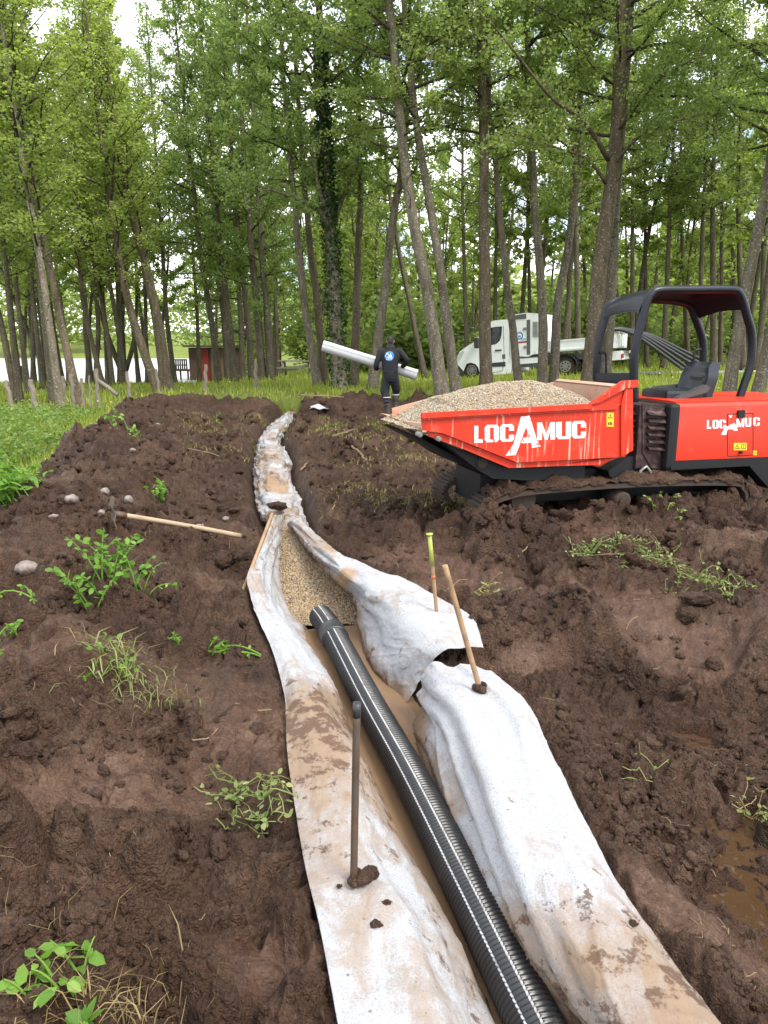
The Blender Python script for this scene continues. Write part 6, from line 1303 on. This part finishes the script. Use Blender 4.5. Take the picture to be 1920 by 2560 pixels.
def bush_mesh(seed, n, mt, ls=.15):
    global rng
    keep = rng; rng = np.random.default_rng(seed); m = MB(); P = []
    for k in range(14):
        d = np.array([rng.normal(0, .5), rng.normal(0, .5), 1]); d /= np.linalg.norm(d); Q = limb_path((rng.normal(0, .25), rng.normal(0, .25), 0), d, rng.uniform(1.4, 2.8), 6, .15, .02); m.tube(Q, np.linspace(.02, .004, 7), 4, 0, False); f = rng.uniform(.8, 6, n // 14); i = np.minimum(f.astype(int), 5); u = (f - i)[:, None]; P.append(Q[i] * (1 - u) + Q[i + 1] * u + rng.normal(0, .26, (n // 14, 3)))
    leaves(m, np.concatenate(P), ls, 1, .5, 1.0); rng = keep; return m.mesh('foliage', [M['limb'], M[mt]])
def bushes():
    r3 = np.random.default_rng(5); B = [bush_mesh(11, 3000, 'leaf_light'), bush_mesh(12, 3000, 'leaf'), bush_mesh(13, 3600, 'leaf_light')]
    for k in range(58):
        y = r3.uniform(40, 70); x = r3.uniform(-.22 if y > 44 else -.1, .62) * y
        if -16 < x < -5.5 and y < 58: x += 12
        g = Hz(x, y); o = bpy.data.objects.new('shrub', B[k % 3]); COL.objects.link(o); o.location = (x, y, g - .1); o.rotation_euler = (0, 0, r3.uniform(0, 6.28)); q = r3.uniform(.7, 1.9) * (1 + (y - 40) / 60); o.scale = (q * 1.3, q * 1.3, q); tag(o, 'light green shrub growing among the far trees', 'shrub', 'shrubs in the wood behind')
bushes()
def far_wood():
    """the mass of trees that closes the view, and the wooded hill at the right"""
    m = MB(); r4 = rng; n = 26000; x = r4.uniform(-95, 105, n); y = 84 + .1 * np.abs(x) + r4.uniform(0, 14, n); left = x < 0; y = np.where(x < -8, y + 62, y); top = 9.5 + 3.0 * fbm(x * .12, y * .0, 3, 4) + np.where(x < -8, 1.5, 0) - np.where(x > 18, 3.5, 0); z = r4.uniform(0, 1, n) ** .9 * top; g = height(x, y)
    leaves(m, np.stack([x, y, g + z], 1), .75, 0, .4, 1.1); tag(m.build('far_woodland', M['leaf_light']), kind='stuff')
    m = MB(); n = 16000; x = r4.uniform(20, 330, n); y = r4.uniform(240, 420, n); hgt = 8 + 46 * np.exp(-((x - 190) / 110) ** 2) * sstep(230, 400, y) + 5 * fbm(x * .03, y * .03, 9, 3); leaves(m, np.stack([x, y, hgt + r4.uniform(-4, 5, n)], 1), 4.2, 0, .6, 1.1); tag(m.build('hill_forest', M['leaf_dark']), kind='stuff')
    X = np.linspace(0, 360, 40); Yy = np.linspace(225, 430, 24); XX, YY = np.meshgrid(X, Yy); Zz = 2 + 46 * np.exp(-((XX - 190) / 110) ** 2) * sstep(230, 400, YY) + 4 * fbm(XX * .03, YY * .03, 9, 3); m = MB(); m.grid(np.stack([XX, YY, Zz], 2)); tag(m.build('hill', M['ground']), kind='structure')
far_wood()

# ------------------------------------------------------------------ fence, shed, landing stage, table
def post(p0, p1, w_, label, Y, extra=None):
    a = PY(*p1, Y); b = PY(*p0, Y); g = Hz(a.x, a.y); a.z = min(a.z, g + .02) - .06; r = w_ * KD / 2 * Y / FPX; d = b - a; m = MB(); P = [a + d * (k / 7) + Vector((.02 * math.sin(k * 2.1 + a.x), 0, 0)) * (1 if 0 < k < 7 else 0) for k in range(8)]; m.tube(P, [r * q for q in (1.08, 1.05, 1.0, 1.02, .98, 1.0, .97, .86)], 8, sm=False); m.thing('fence_post', M['wood_grey'], label, 'fence post', 'old posts of the pond fence')
for a in (((12, 822), (34, 900), 9, 'leaning split post nearest the left edge', 17.0), ((66, 820), (79, 884), 12, 'thick pale post with split top, second from left', 17.8), ((136, 813), (136, 862), 9, 'post half hidden behind the lichened tree', 19.5), ((153, 808), (157, 862), 9, 'tan post right of the lichened tree', 19.6), ((176, 817), (180, 868), 7, 'short grey post before the strut', 19.2), ((193, 811), (193, 868), 4, 'thin white stake before the strut', 19.0), ((208, 797), (211, 858), 10, 'braced corner post holding the strut', 19.8), ((274, 803), (281, 852), 8, 'leaning post behind the yellow flowers', 20.5), ((337, 797), (345, 846), 6, 'post beside the foot of the leaning pair', 22), ((444, 787), (444, 838), 8, 'upright pale post alone on the lawn, left one', 22), ((552, 782), (553, 832), 8, 'upright pale post alone on the lawn, right one', 23.5)): post(*a)
m = MB(); a, b = PY(212, 822, 19.8), PY(254, 854, 19.6); m.tube([a, (a + b) / 2 + Vector((0, 0, .02)), b], .055, 8); m.thing('fence_strut', M['wood_grey'], 'diagonal wooden strut bracing the corner post', 'fence strut')
for k, px_ in enumerate((50, 92, 120, 265, 295)):
    c = PY(px_, 815, 43); g = Hz(c.x, 43); m = MB(); m.tube([(c.x, 43, g - .1), (c.x + .05 * (k % 3 - 1), 43, g + .9), (c.x + .06 * (k % 3 - 1), 43, g + 1.1)], .055, 7); m.thing('fence_post', M['bark_dark'], 'dark little post standing on the pond shore', 'fence post', 'posts along the pond shore')
def shed():
    Y = 49; M['shed_wood'] = simple('brown_boards', (.085, .050, .034), .85, vary=.35, sc=3); M['shed_light'] = simple('tan_boards', (.17, .105, .065), .85, vary=.3, sc=3); M['shed_red'] = simple('red_door', (.22, .018, .016), .6, vary=.2, sc=3); M['roof'] = simple('tarred_roof', (.05, .045, .042), .8)
    x0, x1, x2, x3 = (PY(q, 790, Y).x for q in (408, 432, 451, 503)); zt = PY(450, 751, Y).z; zb = min(Hz(x0, Y), Hz(x3, Y)) - .2
    t = empty('shed', ((x0 + x3) / 2, Y, zb), 'small brown wooden shed with red door behind the shady trunks', 'shed')
    m = MB(); m.box(((x0 + x3) / 2, Y + 1.4, (zb + zt) / 2), (x3 - x0, 2.6, zt - zb)); m.build('wall', M['shed_wood'], t)
    m = MB()
    for k in range(7): m.box((x2 + .12 + (x3 - x2 - .1) * (k + .5) / 7, Y + .085, (zb + zt) / 2 - .05), ((x3 - x2 - .1) / 7 - .02, .03, zt - zb - .1))
    m.build('front_boarding', M['shed_light'], t)
    m = MB(); m.box(((x1 + x2) / 2, Y + .07, (zb + zt) / 2), (x2 - x1, .06, zt - zb - .12)); d = m.build('door', M['shed_red'], t); m = MB(); m.box((x2 - .1, Y + .03, (zb + zt) / 2), (.05, .05, .14)); m.build('handle', M['metal'], d)
    m = MB(); m.box(((x0 + x3) / 2, Y + 1.3, zt + .09), (x3 - x0 + .5, 3.3, .1)); m.build('roof', M['roof'], t)
    a = PY(372, 800, 50); b = PY(404, 800, 50); z = PY(390, 800, 50).z; t = empty('landing_stage', tuple((a + b) / 2), 'small wooden landing stage with railing left of the shed', 'landing stage')
    m = MB(); m.box(((a.x + b.x) / 2, 50.6, z), (b.x - a.x + .4, 1.6, .09)); m.build('deck', M['shed_wood'], t); m = MB(); zr = PY(390, 777, 50).z
    for k in range(8): m.box((a.x + (b.x - a.x) * k / 7, 50, (z + zr) / 2), (.09, .06, zr - z))
    m.box(((a.x + b.x) / 2, 49.96, zr), (b.x - a.x + .1, .07, .08)); m.box(((a.x + b.x) / 2, 49.96, (z + zr) / 2), (b.x - a.x + .1, .05, .07)); m.build('railing', M['shed_wood'], t)
    for k in range(3): m = MB(); m.tube([(a.x + (b.x - a.x) * k / 2, 50.2, z), (a.x + (b.x - a.x) * k / 2, 50.2, z - 1.0)], .06, 8); m.build('leg', M['shed_wood'], t)
shed()
def picnic(px_, py_, Y, label):
    c = PY(px_, py_, Y); g = Hz(c.x, Y); t = empty('picnic_table', (c.x, Y, g), label, 'picnic table'); m = MB()
    for k in range(5): m.box((c.x, Y - .3 + .15 * k, g + .74), (1.7, .135, .045))
    m.build('table_top', M['wood_grey'], t)
    for s in (-.62, .62): m = MB(); m.box((c.x, Y + s, g + .45), (1.7, .26, .045)); m.build('bench', M['wood_grey'], t)
    for s in (-.6, .6):
        m = MB(); m.tube([(c.x + s, Y - .75, g - .05), (c.x + s, Y - .25, g + .72)], .045, 6); m.tube([(c.x + s, Y + .75, g - .05), (c.x + s, Y + .25, g + .72)], .045, 6); m.box((c.x + s, Y, g + .41), (.05, 1.4, .08)); m.build('trestle', M['wood_grey'], t)
picnic(642, 790, 34, 'weathered picnic table on the lawn left of the ivy tree'); 

# ------------------------------------------------------------------ ground cover
def meadow():
    def scat(n, y0, y1, fx0, fx1, cond):
        y = np.exp(rng.uniform(math.log(y0), math.log(y1), n)); x = rng.uniform(fx0, fx1, n) * y; z, g, _ = base(x, y); k = cond(x, y, g); return x[k], y[k]
    def strip(m, x, y, L, wd, mi, up=.8):
        n = len(x); blades(m, n, 0, 0, lambda a, b: height(x, y), 0, 1, 1, up, mi)
        V = m.v[-1].reshape(n, 6, 3); c = np.stack([x, y, height(x, y)], 1)[:, None]; r0 = V[:, :1].copy(); r0 = (V[:, 0:1] + V[:, 1:2]) / 2; d = V - r0; sc_ = np.array([1, 1, 1.0]); ax = (V[:, 0] - V[:, 1]); 
        w0 = np.linalg.norm(ax, axis=1)[:, None, None] + 1e-9
        mid = np.stack([(V[:, 0] + V[:, 1]) / 2, (V[:, 0] + V[:, 1]) / 2, (V[:, 2] + V[:, 3]) / 2, (V[:, 2] + V[:, 3]) / 2, (V[:, 4] + V[:, 5]) / 2, (V[:, 4] + V[:, 5]) / 2], 1); side = V - mid; mid = (mid - mid[:, :1]) * np.asarray(L)[:, None, None] + c
        m.v[-1] = (mid + side * np.asarray(wd)[:, None, None]).reshape(-1, 3)
    m = MB(); x, y = scat(90000, 7, 46, -.62, .62, lambda x, y, g: (g > .5) & (rng.uniform(0, 1, len(x)) < .35 + .65 * sstep(-.3, .4, fbm(x * .5, y * .5, 31, 3)))); L = (.05 + .0035 * y) * rng.uniform(.5, 1.4, len(x)) * (1 + .9 * sstep(.1, .7, fbm(x * .25, y * .25, 35, 3))); strip(m, x, y, L, .004 + .0011 * y, 0); tag(m.build('grass', M['grass']), kind='stuff')
    m = MB(); x, y = scat(16000, 5.0, 17, -.9, -.2, lambda x, y, g: g > .35); strip(m, x, y, rng.uniform(.06, .16, len(x)), .004 + .0009 * y, 0, .5); tag(m.build('pale_grass', M['wilt']), kind='stuff')
    # tall grass around the trunks behind the works
    m = MB(); x, y = scat(24000, 19.6, 27, -.12, .60, lambda x, y, g: (g > .6) & (fbm(x * .45, y * .45, 39, 2) > -.1)); strip(m, x, y, rng.uniform(.10, .30, len(x)), .010 + .0006 * y, 0); tag(m.build('tall_grass', M['grass']), kind='stuff')
    # nettles and other leafy growth along the left edge
    m = MB(); n = 46000; y = np.exp(rng.uniform(math.log(5.0), math.log(19), n)); x = -rng.uniform(.30, .75, n) * y; xc = np.interp(y, YC, XC); e = xc - x; k = (e > 1.05 + .35 * fbm(x * .7, y * .7, 44, 3)) & (e < 7); x, y, e = x[k], y[k], e[k]
    hh = np.clip(.14 + .34 * sstep(.9, 2.0, e) + .30 * fbm(x * 1.3, y * 1.3, 47, 3), .04, .85) * (1 - .5 * sstep(13, 18, y)); z = height(x, y) + hh * rng.uniform(.25, 1, len(x)) ** .6
    leaves(m, np.stack([x, y, z], 1), .068, 0, .7, .75); tag(m.build('nettle_patch', M['nettle']), kind='stuff')
    m = MB(); x, y = scat(1400, 18, 40, -.55, .6, lambda x, y, g: (g > .6) & (fbm(x * .3, y * .3, 55, 2) > .15)); P = np.stack([x, y, height(x, y) + rng.uniform(.12, .3, len(x))], 1); leaves(m, P, .05, 0, 1.5, 1.2); tag(m.build('yellow_flowers', M['flower']), kind='stuff')
meadow()
